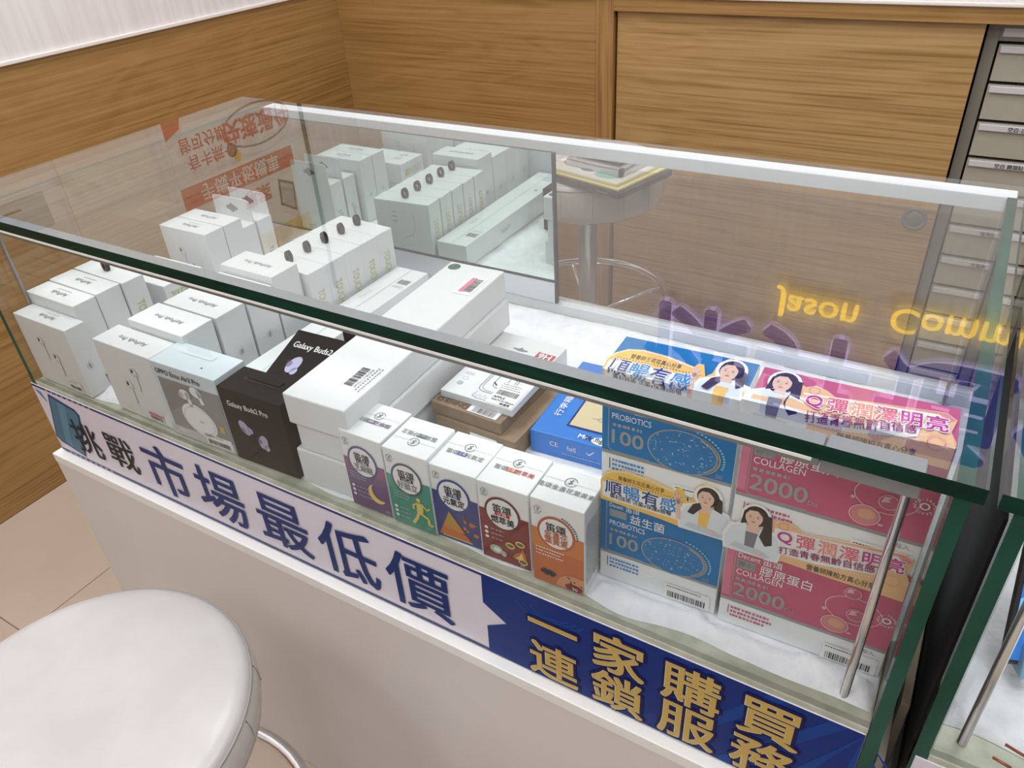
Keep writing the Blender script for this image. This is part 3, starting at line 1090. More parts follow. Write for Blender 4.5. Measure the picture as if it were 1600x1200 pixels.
def supplement(label, x, y, rot, colr, ringc, pill, name, art, w=0.0545, d=0.055, h=0.1015, topflip=False):
    t = carton('supplement_box', label, 'box', x, y, 0.687, w, d, h, rot, CARDG, 'small supplement cartons along the front glass')
    p = Print()
    e = 0.0006
    p.rect(e, e, w - e, h * 0.665, colr, 0)
    p.ell(w * 0.48, h * 0.655, w * 0.355, w * 0.385, ringc, 2, 40)
    p.ell(w * 0.48, h * 0.655, w * 0.310, w * 0.338, WHITEI, 3, 40)
    small_logo(p, w * 0.15, h * 0.885, w * 0.075, INKG)
    p.fine(w * 0.07, h * 0.83, w * 0.15, 1, 0.0022, INKG, 2, 4)
    return t, p, w, d, h


def sup_text(p, w, h, pill, name, pc, ic):
    p.text('笛頌', w * 0.48, h * 0.725, 0.0105, INK, 5, 0.02)
    if pill:
        p.rect(w * 0.33, h * 0.628, w * 0.63, h * 0.678, pc, 4)
        p.text(pill, w * 0.48, h * 0.653, 0.0052, WHITEI, 5, 0.01)
        p.text(name, w * 0.48, h * 0.575, 0.0105, ic, 5, 0.02, width=w * 0.46)
    else:
        p.text(name[:3], w * 0.48, h * 0.645, 0.0095, ic, 5, 0.02, width=w * 0.44)
        p.text(name[3:], w * 0.48, h * 0.565, 0.0095, ic, 5, 0.02, width=w * 0.44)


def sup_top(t, w, d, h, pill, name, pc, ic, flip=False):
    p = Print()
    p.line([(0.001, d * 0.64), (w - 0.001, d * 0.64)], 0.0004, INKL, 1)
    small_logo(p, w * 0.5, d * 0.66, 0.0062, INKG)
    if pill:
        p.text('笛頌', w * 0.25, d * 0.45, 0.0072, INKG, 2, 0.01)
        p.rect(w * 0.365, d * 0.40, w * 0.545, d * 0.50, pc, 2)
        p.text(pill, w * 0.455, d * 0.45, 0.0048, WHITEI, 3, 0.0, width=w * 0.14)
        p.text(name, w * 0.71, d * 0.45, 0.0072, ic, 2, 0.01)
    else:
        p.text('笛頌' + name, w * 0.5, d * 0.42, 0.0072, INKG, 2, 0.01)
    p.build('top_print', t, TOPR(w, d, h) if flip else TOP(w, d, h))


def dots(p, x, y, m, l=3, n=3):
    for k in range(n):
        p.ell(x, y - 0.0062 * k, 0.0021, 0.0021, m, l, 14)


# 1 sleep
t, p, w, d, h = supplement('purple supplement carton with crescent moon, leftmost of the five', 0.6395, 0.0132, 0.012, PUR, mat('ring_indigo', (84, 78, 128), 0.3), 'GABA', '芝麻眠', 'moon', w=0.0557, d=0.0562, h=0.1043)
p.rect(0.0006, h * 0.5, w - 0.0006, h * 0.665, PUR2, 1)
sup_text(p, w, h, 'GABA', '芝麻眠', INK, INKG)
mo = [(w * 0.70 + 0.012 * math.cos(a), h * 0.27 + 0.0135 * math.sin(a)) for a in [1.9 + 3.7 * k / 16 for k in range(17)]]
mo += [(w * 0.79 + 0.0115 * math.cos(a), h * 0.315 + 0.0125 * math.sin(a)) for a in [5.0 - 2.9 * k / 14 for k in range(15)]]
p.poly(mo, MOON, 3)
p.fine(w * 0.1, h * 0.47, w * 0.45, 3, 0.0035, INKL, 2, 11)
dots(p, w * 0.12, h * 0.29, WHITEI)
p.fine(w * 0.2, h * 0.28, w * 0.36, 3, 0.0062, INKL, 2, 15, th=0.2)
p.text('30', w * 0.88, h * 0.06, 0.006, INKL, 2)
p.build('front_print', t, FR(w, d, h))
sup_top(t, w, d, h, 'GABA', '芝麻眠', PUR, PUR)
# 2 joints
t, p, w, d, h = supplement('teal supplement carton with a yellow running figure', 0.6981, 0.0124, 0.034, TEAL, mat('ring_slate', (74, 84, 92), 0.3), 'UC-II', '好挺立', 'runner', w=0.0548, d=0.0546, h=0.1032)
sup_text(p, w, h, 'UC-II', '好挺立', INK, INKG)
rx, ry = w * 0.70, h * 0.26
p.ell(rx - 0.001, ry + 0.017, 0.0026, 0.003, LEMON, 3, 14)
p.poly([(rx - 0.004, ry + 0.013), (rx + 0.004, ry + 0.0135), (rx + 0.0035, ry + 0.002), (rx + 0.001, ry - 0.004), (rx - 0.005, ry - 0.002)], LEMON, 3)
p.line([(rx - 0.003, ry + 0.012), (rx - 0.0085, ry + 0.008), (rx - 0.0085, ry + 0.002)], 0.0024, LEMON, 3)
p.line([(rx + 0.003, ry + 0.012), (rx + 0.0085, ry + 0.006), (rx + 0.012, ry + 0.010)], 0.0022, LEMON, 3)
p.line([(rx + 0.001, ry - 0.002), (rx + 0.009, ry - 0.006), (rx + 0.009, ry - 0.016), (rx + 0.014, ry - 0.013)], 0.0034, LEMON, 3)
p.line([(rx - 0.003, ry - 0.002), (rx - 0.006, ry - 0.010), (rx - 0.012, ry - 0.019)], 0.0036, LEMON, 3)
p.fine(w * 0.12, h * 0.45, w * 0.4, 3, 0.0035, INKL, 2, 12)
dots(p, w * 0.12, h * 0.24, WHITEI)
p.fine(w * 0.2, h * 0.23, w * 0.25, 3, 0.0062, INKL, 2, 16, th=0.2)
p.text('60', w * 0.82, h * 0.06, 0.006, INKL, 2)
p.build('front_print', t, FR(w, d, h))
sup_top(t, w, d, h, 'UC-II', '好挺立', GREENI, INKG, True)
# 3 energy
t, p, w, d, h = supplement('navy supplement carton with an orange pyramid, middle of the five', 0.7525, 0.0165, 0.037, DBL, mat('ring_blue', (52, 70, 150), 0.3), '三效', '元氣定', 'pyramid', w=0.055, d=0.0565, h=0.0985)
sup_text(p, w, h, '三效', '元氣定', DBL, INK)
p.poly([(w * 0.06, h * 0.05), (w * 0.78, h * 0.05), (w * 0.34, h * 0.42)], mat('pyramid_orange', (206, 110, 60), 0.4), 2)
p.poly([(w * 0.17, h * 0.16), (w * 0.645, h * 0.16), (w * 0.34, h * 0.42)], mat('pyramid_ochre', (196, 140, 56), 0.4), 3)
p.poly([(w * 0.25, h * 0.27), (w * 0.515, h * 0.27), (w * 0.34, h * 0.42)], mat('pyramid_olive', (176, 154, 62), 0.4), 4)
p.rect(w * 0.14, h * 0.045, w * 0.80, h * 0.058, MOON, 4)
r = random.Random(5)
for k in range(9):
    p.ell(w * r.uniform(0.62, 0.93), h * r.uniform(0.1, 0.40), 0.003 * r.uniform(0.5, 1.2), 0.003 * r.uniform(0.5, 1.2),
          r.choice((ORN, mat('pyramid_orange', (0, 0, 0)), ORN2, GREENI)), 2, 10)
p.build('front_print', t, FR(w, d, h))
sup_top(t, w, d, h, '三效', '元氣定', mat('ring_blue', (0, 0, 0)), INKG)
# 4 burn
t, p, w, d, h = supplement('dark red supplement carton with food pictures', 0.8105, 0.0148, 0.040, DRED, mat('ring_maroon', (110, 44, 48), 0.3), '三效', '燃萃美', 'food', w=0.0556, d=0.0553, h=0.1018)
sup_text(p, w, h, '三效', '燃萃美', REDI, INK)
dots(p, w * 0.13, h * 0.42, WHITEI)
p.fine(w * 0.22, h * 0.415, w * 0.3, 3, 0.0062, INKL, 2, 17, th=0.2)
p.ell(w * 0.30, h * 0.15, 0.0075, 0.006, mat('printed_sprout', (176, 190, 160), 0.4), 2)
p.ell(w * 0.32, h * 0.15, 0.004, 0.0032, WHITEI, 3)
p.ell(w * 0.45, h * 0.12, 0.003, 0.004, INKL, 3)
fl = [(w * 0.62, h * 0.12), (w * 0.92, h * 0.09), (w * 0.90, h * 0.2), (w * 0.84, h * 0.28), (w * 0.8, h * 0.22), (w * 0.72, h * 0.2)]
p.poly(fl, ORN, 2)
p.poly([(w * 0.68, h * 0.12), (w * 0.88, h * 0.10), (w * 0.82, h * 0.22), (w * 0.76, h * 0.16)], MOON, 3)
for cx, cy in ((0.60, 0.27), (0.80, 0.33), (0.84, 0.10)):
    p.ell(w * cx, h * cy, 0.0052, 0.0042, MOON, 4, 18)
    p.ell(w * cx, h * cy, 0.0040, 0.0024, mat('printed_moss', (96, 104, 70), 0.4), 5, 14)
p.text('60', w * 0.82, h * 0.04, 0.005, INKL, 2)
p.build('front_print', t, FR(w, d, h))
sup_top(t, w, d, h, '三效', '燃萃美', ORN, REDI)
# 5 lutein
t, p, w, d, h = supplement('orange supplement carton with berries and a speckled disc, rightmost of the five', 0.8710, 0.0120, 0.036, ORN, mat('ring_rust', (186, 92, 62), 0.3), None, '金盞花葉黃素', 'berries', w=0.0545, d=0.048, h=0.108)
p.rect(0.0006, h * 0.44, w - 0.0006, h * 0.665, ORN2, 1)
sup_text(p, w, h, None, '金盞花葉黃素', None, ORN)
for k in range(11):
    a = 1.25 - 1.2 * k / 10
    p.rect(w * 0.48 + w * 0.40 * math.cos(a) - 0.0008, h * 0.655 + w * 0.43 * math.sin(a) - 0.0008,
           w * 0.48 + w * 0.40 * math.cos(a) + 0.0008, h * 0.655 + w * 0.43 * math.sin(a) + 0.0008, INK, 3)
p.fine(w * 0.08, h * 0.43, w * 0.62, 3, 0.0042, WHITEI, 2, 12, th=0.3)
for k in range(7):
    p.ell(w * (0.2 + 0.035 * k), h * (0.145 + 0.02 * math.sin(k * 2.1)), 0.0028, 0.0026, mat('printed_berry', (58, 54, 78), 0.4), 3, 12)
p.poly([(w * 0.46, h * 0.02)] + [(w * 0.82 + w * 0.36 * math.cos(a), h * 0.02 + w * 0.36 * math.sin(a)) for a in [PI - PI / 2 * k / 10 for k in range(1, 11)]] + [(w - 0.0006, h * 0.195), (w - 0.0006, h * 0.02)],
       mat('printed_disc', (214, 150, 112), 0.4), 2)
for k in range(10):
    p.ell(w * r.uniform(0.6, 0.96), h * r.uniform(0.06, 0.18), 0.0011, 0.0011, mat('printed_fleck', (130, 60, 30), 0.4), 3, 8)
p.ell(w * 0.80, h * 0.055, w * 0.17, h * 0.045, DRED, 3)
p.text('30', w * 0.82, h * 0.045, 0.006, WHITEI, 4)
p.build('front_print', t, FR(w, d, h))
sup_top(t, w, d, h, None, '金盞花葉黃素', None, INKG)
p = Print()
p.fine(d * 0.08, h * 0.8, d * 0.8, 24, 0.0032, INKG, 1, 33)
p.build('side_print', t, RT(w, d, h))
# kraft accessory boxes with a thin white box on top
w, d, h = 0.114, 0.125, 0.0265
t = carton('kraft_box', 'brown kraft accessory box at the bottom of the small pile', 'box', 0.6605, 0.1475, S, w, d, h, -0.03, KRAFT, 'kraft accessory boxes', 0.0008)
p = Print()
p.rect(w * 0.45, 0.010, w * 0.78, 0.020, WHITEI, 1)
p.build('front_label', t, FR(w, d, h))
w, d, h = 0.099, 0.110, 0.0165
t = carton('kraft_box', 'brown kraft accessory box with pink barcode label, upper of two', 'box', 0.6545, 0.151, S + 0.027, w, d, h, -0.03, KRAFT, 'kraft accessory boxes', 0.0008)
DKRAFT = mat('dark_kraft_ink', (70, 52, 40), 0.6)
p = Print()
p.text('RHINOSHIELD', 0.016, 0.0085, 0.0105, DKRAFT, 1, 0.015, align='l', width=0.066)
p.ring(0.009, 0.0085, 0.0038, 0.0038, 0.0011, DKRAFT, 1, 16)
p.build('top_lettering', t, TOP(w, d, h))
p = Print()
p.rect(0.050, 0.003, 0.091, 0.022, WHITEI, 3)
p.rect(0.053, 0.015, 0.085, 0.0205, PINKI, 4)
p.bars(0.056, 0.0045, 0.031, 0.0095, INK, 4, 31)
p.build('price_label', t, TOP(w, d, h))
w, d, h = 0.099, 0.085, 0.010
t = carton('watch_case_box', 'thin white watch case box with line drawing, topmost of the kraft pile', 'box', 0.661, 0.164, S + 0.044, w, d, h, 0.006, CARD, None, 0.0008)
p = Print()
for (rr, tt) in ((0.0, 0.0009), (0.003, 0.0007), (0.012, 0.0008)):
    x0, x1, y0, y1 = 0.040 + rr, 0.079 - rr, 0.018 + rr, 0.072 - rr
    c = 0.008
    p.line([(x0, y1), (x0, y0 + c), (x0 + c * 0.3, y0 + c * 0.3), (x0 + c, y0), (x1 - c, y0), (x1 - c * 0.3, y0 + c * 0.3), (x1, y0 + c), (x1, y1)], tt, INKG, 1)
p.line([(0.043, 0.016), (0.041, 0.006), (0.048, 0.003), (0.066, 0.003), (0.072, 0.007), (0.072, 0.016)], 0.0006, INKG, 1)
for k in range(7):
    p.ring(0.046 + 0.0034 * k, 0.007 + 0.003 * (k % 2), 0.0017, 0.0017, 0.0004, INKL, 1, 10)
p.line([(0.052, 0.040), (0.058, 0.035)], 0.0016, INK, 2)
p.text('iOS', 0.015, 0.044, 0.008, INKL, 1, rot=0.0)
p.ell(0.014, 0.022, 0.004, 0.004, INKL, 1)
p.ring(0.015, 0.033, 0.0035, 0.0035, 0.0006, INKL, 1)
p.rect(0.062, 0.001, 0.097, 0.045, WHITEI, 2)
p.fine(0.064, 0.041, 0.030, 3, 0.004, INKG, 3, 8)
p.bars(0.065, 0.020, 0.028, 0.010, INK, 3, 14)
p.text('APPLE', 0.0655, 0.015, 0.0058, INK, 3, 0.03, align='l')
p.text('WATCH 45mm', 0.0655, 0.0095, 0.0052, INK, 3, 0.02, align='l', width=0.030)
p.text('銀邊黑', 0.0865, 0.0045, 0.0045, INK, 3, 0.02)
p.build('top_print', t, TOP(w, d, h))
w, d, h = 0.106, 0.070, 0.030
t = carton('screen_protector_box', 'white screen protector packet with red 9H mark behind the kraft pile', 'box', 0.630, 0.2775, S + 0.0, w, d, h, -0.02, CARD, None, 0.0008)
p = Print()
sl = [(0.042, 0.0375), (0.053, 0.0345), (0.064, 0.0375), (0.064, 0.0395), (0.056, 0.0405), (0.053, 0.0445), (0.050, 0.0405), (0.042, 0.0395)]
p.poly(sl, INKG, 1)
p.poly([(0.078, 0.030), (0.104, 0.030), (0.104, 0.0445), (0.078, 0.0445)], REDI, 1)
p.text('9H', 0.0905, 0.037, 0.016, WHITEI, 2, 0.03)
p.build('top_print', t, TOP(w, d, h))

# bright blue window box
w, d, h = 0.125, 0.156, 0.031
t = carton('window_box', 'bright blue flat box with a cut-out window showing beige inside', 'box', 0.780, 0.169, S, w, d, h, 0.06, BLUEC)
p = Print()
p.poly([(0.036, 0.022), (0.120, 0.022), (0.120, 0.118), (0.036, 0.118)], NAVY, 1)
p.poly([(0.0385, 0.025), (0.120, 0.025), (0.120, 0.1155), (0.0385, 0.1155)], KRAFTW, 2)
p.ring(0.070, 0.046, 0.0045, 0.0035, 0.0009, INKG, 3)
p.line([(0.058, 0.046), (0.066, 0.046)], 0.0008, INKG, 3)
p.text('行李箱定位', 0.018, 0.070, 0.010, WHITEI, 3, 0.01, rot=PI / 2, width=0.07)
p.text('飛', 0.018, 0.118, 0.010, WHITEI, 3, 0.01)
p.ell(0.085, 0.009, 0.013, 0.007, WHITEI, 2)
p.text('Mr.flight', 0.079, 0.009, 0.011, INK, 3, 0.012, width=0.028)
p.text('Mr', 0.062, 0.010, 0.010, WHITEI, 3, 0.03)
p.build('top_print', t, TOP(w, d, h))
p = Print()
p.text('CE', 0.030, 0.019, 0.009, WHITEI, 1, 0.0)
p.text('RoHS', 0.052, 0.018, 0.009, WHITEI, 1, 0.0, width=0.011)
p.line([(0.070, 0.019), (0.073, 0.016), (0.079, 0.022)], 0.0012, WHITEI, 1)
p.fine(0.04, 0.008, 0.06, 1, 0.004, INKL, 1, 4)
p.build('front_print', t, FR(w, d, h))


# probiotic and collagen cartons
def woman(p, X, Y, s, top, flipx=1, hand=True, long_hair=False, l=4):
    """printed half figure in a white coat; s = figure height"""
    q = lambda a, b: (X + flipx * a * s, Y + b * s)
    E = lambda a, b, rx, ry, m, ll, rot=0.0, n=20: p.ell(*q(a, b), rx * s, ry * s, m, ll, n, rot=rot * flipx)
    # pale outline
    E(0.02, 0.765, 0.225, 0.24, WHITEI, l)
    p.poly([q(-0.40, -0.02), q(0.42, -0.02), q(0.46, 0.30), q(0.36, 0.54), q(0.16, 0.60), q(-0.18, 0.60), q(-0.36, 0.50), q(-0.44, 0.26)], WHITEI, l)
    # hair
    E(0.02, 0.775, 0.175, 0.195, HAIR, l + 1)
    if long_hair:
        p.poly([q(0.02, 0.86), q(0.24, 0.84), q(0.27, 0.55), q(0.30, 0.30), q(0.20, 0.24), q(0.10, 0.40), q(0.14, 0.6)], HAIR, l + 4)
        p.poly([q(-0.16, 0.84), q(-0.06, 0.9), q(-0.08, 0.62), q(-0.19, 0.56)], HAIR, l + 1)
    else:
        p.poly([q(0.10, 0.85), q(0.24, 0.78), q(0.26, 0.52), q(0.17, 0.46), q(0.12, 0.6)], HAIR, l + 1)
        p.poly([q(-0.10, 0.62), q(-0.20, 0.56), q(-0.28, 0.36), q(-0.18, 0.34), q(-0.06, 0.52)], HAIR, l + 4)
    # coat
    p.poly([q(-0.36, 0.0), q(0.38, 0.0), q(0.42, 0.28), q(0.33, 0.49), q(0.13, 0.56), q(-0.14, 0.56), q(-0.31, 0.46), q(-0.40, 0.24)], COAT, l + 2)
    p.poly([q(-0.10, 0.56), q(0.10, 0.56), q(0.04, 0.14), q(-0.08, 0.14)], SKIN, l + 3)
    p.poly([q(-0.10, 0.44), q(0.08, 0.44), q(0.05, 0.12), q(-0.09, 0.12)], top, l + 4)
    # neck, face, features
    p.poly([q(-0.05, 0.66), q(0.06, 0.66), q(0.09, 0.54), q(-0.08, 0.54)], SKIN, l + 4)
    E(-0.01, 0.745, 0.125, 0.165, SKIN, l + 5)
    p.poly([q(-0.145, 0.76), q(-0.12, 0.90), q(-0.02, 0.955), q(0.10, 0.94), q(0.16, 0.80), q(0.145, 0.68), q(0.105, 0.80), q(0.03, 0.885), q(-0.08, 0.87), q(-0.125, 0.80)], HAIR, l + 6)
    for a in (-0.065, 0.045):
        E(a, 0.750, 0.017, 0.009, HAIR, l + 6, n=10)
        p.line([q(a - 0.024, 0.782), q(a + 0.022, 0.786)], 0.006 * s, mat('printed_brow', (120, 92, 80), 0.5), l + 6)
    p.line([q(-0.012, 0.74), q(-0.022, 0.70), q(-0.002, 0.695)], 0.008 * s, mat('printed_skin_shade', (204, 158, 138), 0.5), l + 6)
    E(-0.012, 0.658, 0.034, 0.011, mat('printed_lips', (200, 92, 96), 0.5), l + 6, n=12)
    # folded arm
    p.poly([q(-0.30, 0.06), q(0.22, 0.0), q(0.30, 0.06), q(0.16, 0.13), q(-0.24, 0.16)], mat('printed_coat_shade', (198, 208, 218), 0.5), l + 5)
    E(0.13, 0.075, 0.07, 0.03, SKIN, l + 6, -0.3, 12)
    if hand:
        p.poly([q(-0.46, 0.16), q(-0.36, 0.14), q(-0.40, 0.50), q(-0.47, 0.50)], WHITEI, l)
        p.poly([q(-0.45, 0.16), q(-0.37, 0.15), q(-0.41, 0.50), q(-0.46, 0.50)], SKIN, l + 3)
        for k, (a, b) in enumerate(((-0.52, 0.66), (-0.47, 0.70), (-0.42, 0.68), (-0.37, 0.60))):
            p.line([q(-0.44, 0.50), q(a, b)], 0.035 * s, SKIN, l + 3)
        E(-0.44, 0.52, 0.045, 0.06, SKIN, l + 3)


def card(t, pts, fr, h, th=0.0006, m=None):
    me = me_from([(a, b, 0) for a, b in pts], [tuple(range(len(pts)))[::-1]], [m or ORI])
    fold_mesh(me, h)
    bm = bmesh.new()
    bm.from_mesh(me)
    bmesh.ops.recalc_face_normals(bm, faces=bm.faces[:])
    bpy.data.meshes.remove(me)
    lo = {v: Vector(fr(v.co.x, v.co.y, 0.0012)) for v in bm.verts}
    hi = {v: Vector(fr(v.co.x, v.co.y, 0.0012 + th)) for v in bm.verts}
    V, F, ix = [], [], {}
    for v in bm.verts:
        ix[v] = len(V)
        V += [lo[v], hi[v]]
    for f in bm.faces:
        F.append(tuple(ix[v] + 1 for v in f.verts))
        F.append(tuple(ix[v] for v in f.verts)[::-1])
    for e in bm.edges:
        if len(e.link_faces) == 1:
            a, b = e.verts
            F.append((ix[a], ix[b], ix[b] + 1, ix[a] + 1))
    bm.free()
    return link('promo_sticker', me_from(V, F, [m or ORI]), t)


DEEPB = mat('deep_text_blue', (26, 52, 132), 0.4)
SKYB = mat('sky_text_blue', (42, 134, 206), 0.4)


def probiotic(label, x, y, z, rot, slope):
    w, d, h = 0.1135, 0.052, 0.1218
    t = carton('supplement_box', label, 'box', x, y, z, w, d, h, rot, CARDG, 'blue supplement cartons')
    p = Print()
    e = 0.0005
    p.rect(e, h * 0.312, w - e, h - e, PROB, 0)
    p.rect(e, h * 0.285, w - e, h * 0.312, SILV, 0)
    p.line([(w * 0.055, h * 0.97), (w * 0.055, h * 0.34)], 0.0008, SILVT, 1)
    p.line([(w * 0.055, h * 0.34), (w * 0.09, h * 0.318), (w * 0.38, h * 0.318)], 0.0008, SILVT, 1)
    p.text('Decent', w * 0.08, h * 0.803, 0.0066, WHITEI, 2, 0.0, align='l', width=w * 0.115)
    p.text('笛頌', w * 0.215, h * 0.805, 0.0078, WHITEI, 2, 0.0, align='l', width=w * 0.115)
    p.rect(w * 0.08, h * 0.690, w * 0.225, h * 0.762, SILV, 1)
    p.text('益生菌', w * 0.398, h * 0.720, 0.0118, WHITEI, 2, 0.006, width=w * 0.285)
    p.text('PROBIOTICS', w * 0.083, h * 0.628, 0.0086, WHITEI, 2, 0.0, align='l', width=w * 0.30)
    p.fine(w * 0.09, h * 0.540, w * 0.25, 1, 0.0055, SILVT, 2, 5, th=0.6)
    p.text('100', w * 0.086, h * 0.452, 0.0205, SILVT, 2, 0.02, align='l', width=w * 0.245)
    cx, cy, rx, ry = w * 0.627, h * 0.468, w * 0.266, h * 0.180
    p.ring(cx, cy, rx, ry, 0.0012, SILVT, 3, 40)
    p.ring(cx + 0.0012, cy, rx, ry, 0.0036, SILVT, 3, 20, -0.9, 1.1)
    p.ell(cx, cy, rx - 0.001, ry - 0.001, mat('glitter_blue', (16, 116, 178), 0.3), 2, 40)
    rr = random.Random(int(z * 1000))
    for k in range(150):
        a, q_ = rr.uniform(0, 2 * PI), math.sqrt(rr.uniform(0, 1)) * 0.92
        u, v = cx + rx * q_ * math.cos(a), cy + ry * q_ * math.sin(a)
        b_ = rr.uniform(0, PI)
        L_ = rr.uniform(0.0006, 0.0024)
        p.line([(u, v), (u + L_ * math.cos(b_), v + L_ * math.sin(b_))], rr.choice((0.0003, 0.0004, 0.0006)), rr.choice((WHITEI, mat('glitter_cyan', (120, 200, 230), 0.3), SKYB)), 4)
    for k in range(15):
        a = 1.25 - 1.5 * k / 14
        p.rect(cx + rx * 1.13 * math.cos(a) - 0.0009, cy + ry * 1.15 * math.sin(a) - 0.0009, cx + rx * 1.13 * math.cos(a) + 0.0009, cy + ry * 1.15 * math.sin(a) + 0.0009, mat('glitter_cyan', (0, 0, 0)), 3)
    p.rect(w * 0.067, h * 0.15, w * 0.074, h * 0.25, NAVY, 1)
    p.fine(w * 0.09, h * 0.225, w * 0.32, 3, 0.0048, SKYB, 1, 7, th=0.5)
    p.text('30', w * 0.90, h * 0.345, 0.006, SILVT, 2)
    p.build('front_print', t, FR(w, d, h))
    p = Print()
    p.rect(e, e, w - e, d - e, PROB, 0)
    p.build('top_print', t, TOP(w, d, h))
    price_label(t, FR(w, d, h), w * 0.575, h * 0.025, w * 0.38, h * 0.15, 77, False)
    arc = [(w * a, h * b) for a, b in ((0.005, 0.845), (0.005, 1.03), (0.025, 1.09), (0.10, 1.15), (0.214, 1.174), (0.40, 1.163), (0.60, 1.122), (0.615, 1.155), (0.655, 1.16), (0.70, 1.06),
                                       (0.735, 1.10), (0.745, 1.20), (0.80, 1.26), (0.89, 1.255), (0.945, 1.17), (0.945, 1.06), (0.985, 1.0), (0.985, 0.87), (0.95, 0.802), (0.70, 0.802), (0.5, 0.822))]
    fr = BENT(h, slope, 1.2, 0.05 * h) if slope is not None else FR(w, d, h)
    fold = h - (0.05 * h if slope is not None else 0.0)
    st = card(t, arc, fr, fold)
    p = Print()
    p.line([(w * a, h * b) for a, b in ((0.018, 1.055), (0.04, 1.095), (0.10, 1.138), (0.214, 1.162), (0.40, 1.151), (0.60, 1.11))], 0.0009, WHITEI, 1)
    p.poly([(w * a, h * b) for a, b in ((0.02, 1.02), (0.10, 1.035), (0.63, 1.03), (0.66, 0.96), (0.655, 0.865), (0.10, 0.868), (0.02, 0.885))], WHITEI, 1)
    p.text('營養師王花花真心分享', w * 0.335, h * 1.096, 0.0056, INK, 2, 0.004, width=w * 0.37)
    for k in range(25):
        p.ell(w * (0.065 + 0.0228 * k), h * 1.060, 0.0005, 0.0005, INK, 2, 8)
    for k, ch in enumerate('順暢有感'):
        u = w * (0.114 + 0.149 * k)
        p.text(ch, u, h * 0.985, 0.0165, WHITEI, 2, 0.05)
        p.text(ch, u, h * 0.985, 0.0165, SKYB if k % 2 else DEEPB, 3, 0.022)
    p.text('專利技術 活菌x保護x順暢', w * 0.335, h * 0.905, 0.0062, INK, 3, 0.014, width=w * 0.50)
    woman(p, w * 0.840, h * 0.812, h * 0.445, ORI, 1, True, False)
    p.build('sticker_print', st, fr, 0.0019, 0.00006, fold)
    return t


probiotic('blue supplement carton at the bottom of the blue pair', 0.9266, 0.0452, 0.687, 0.041, None)
probiotic('blue supplement carton on top of the blue pair', 0.9268, 0.0452, 0.687 + 0.1222, 0.041, 0.09)


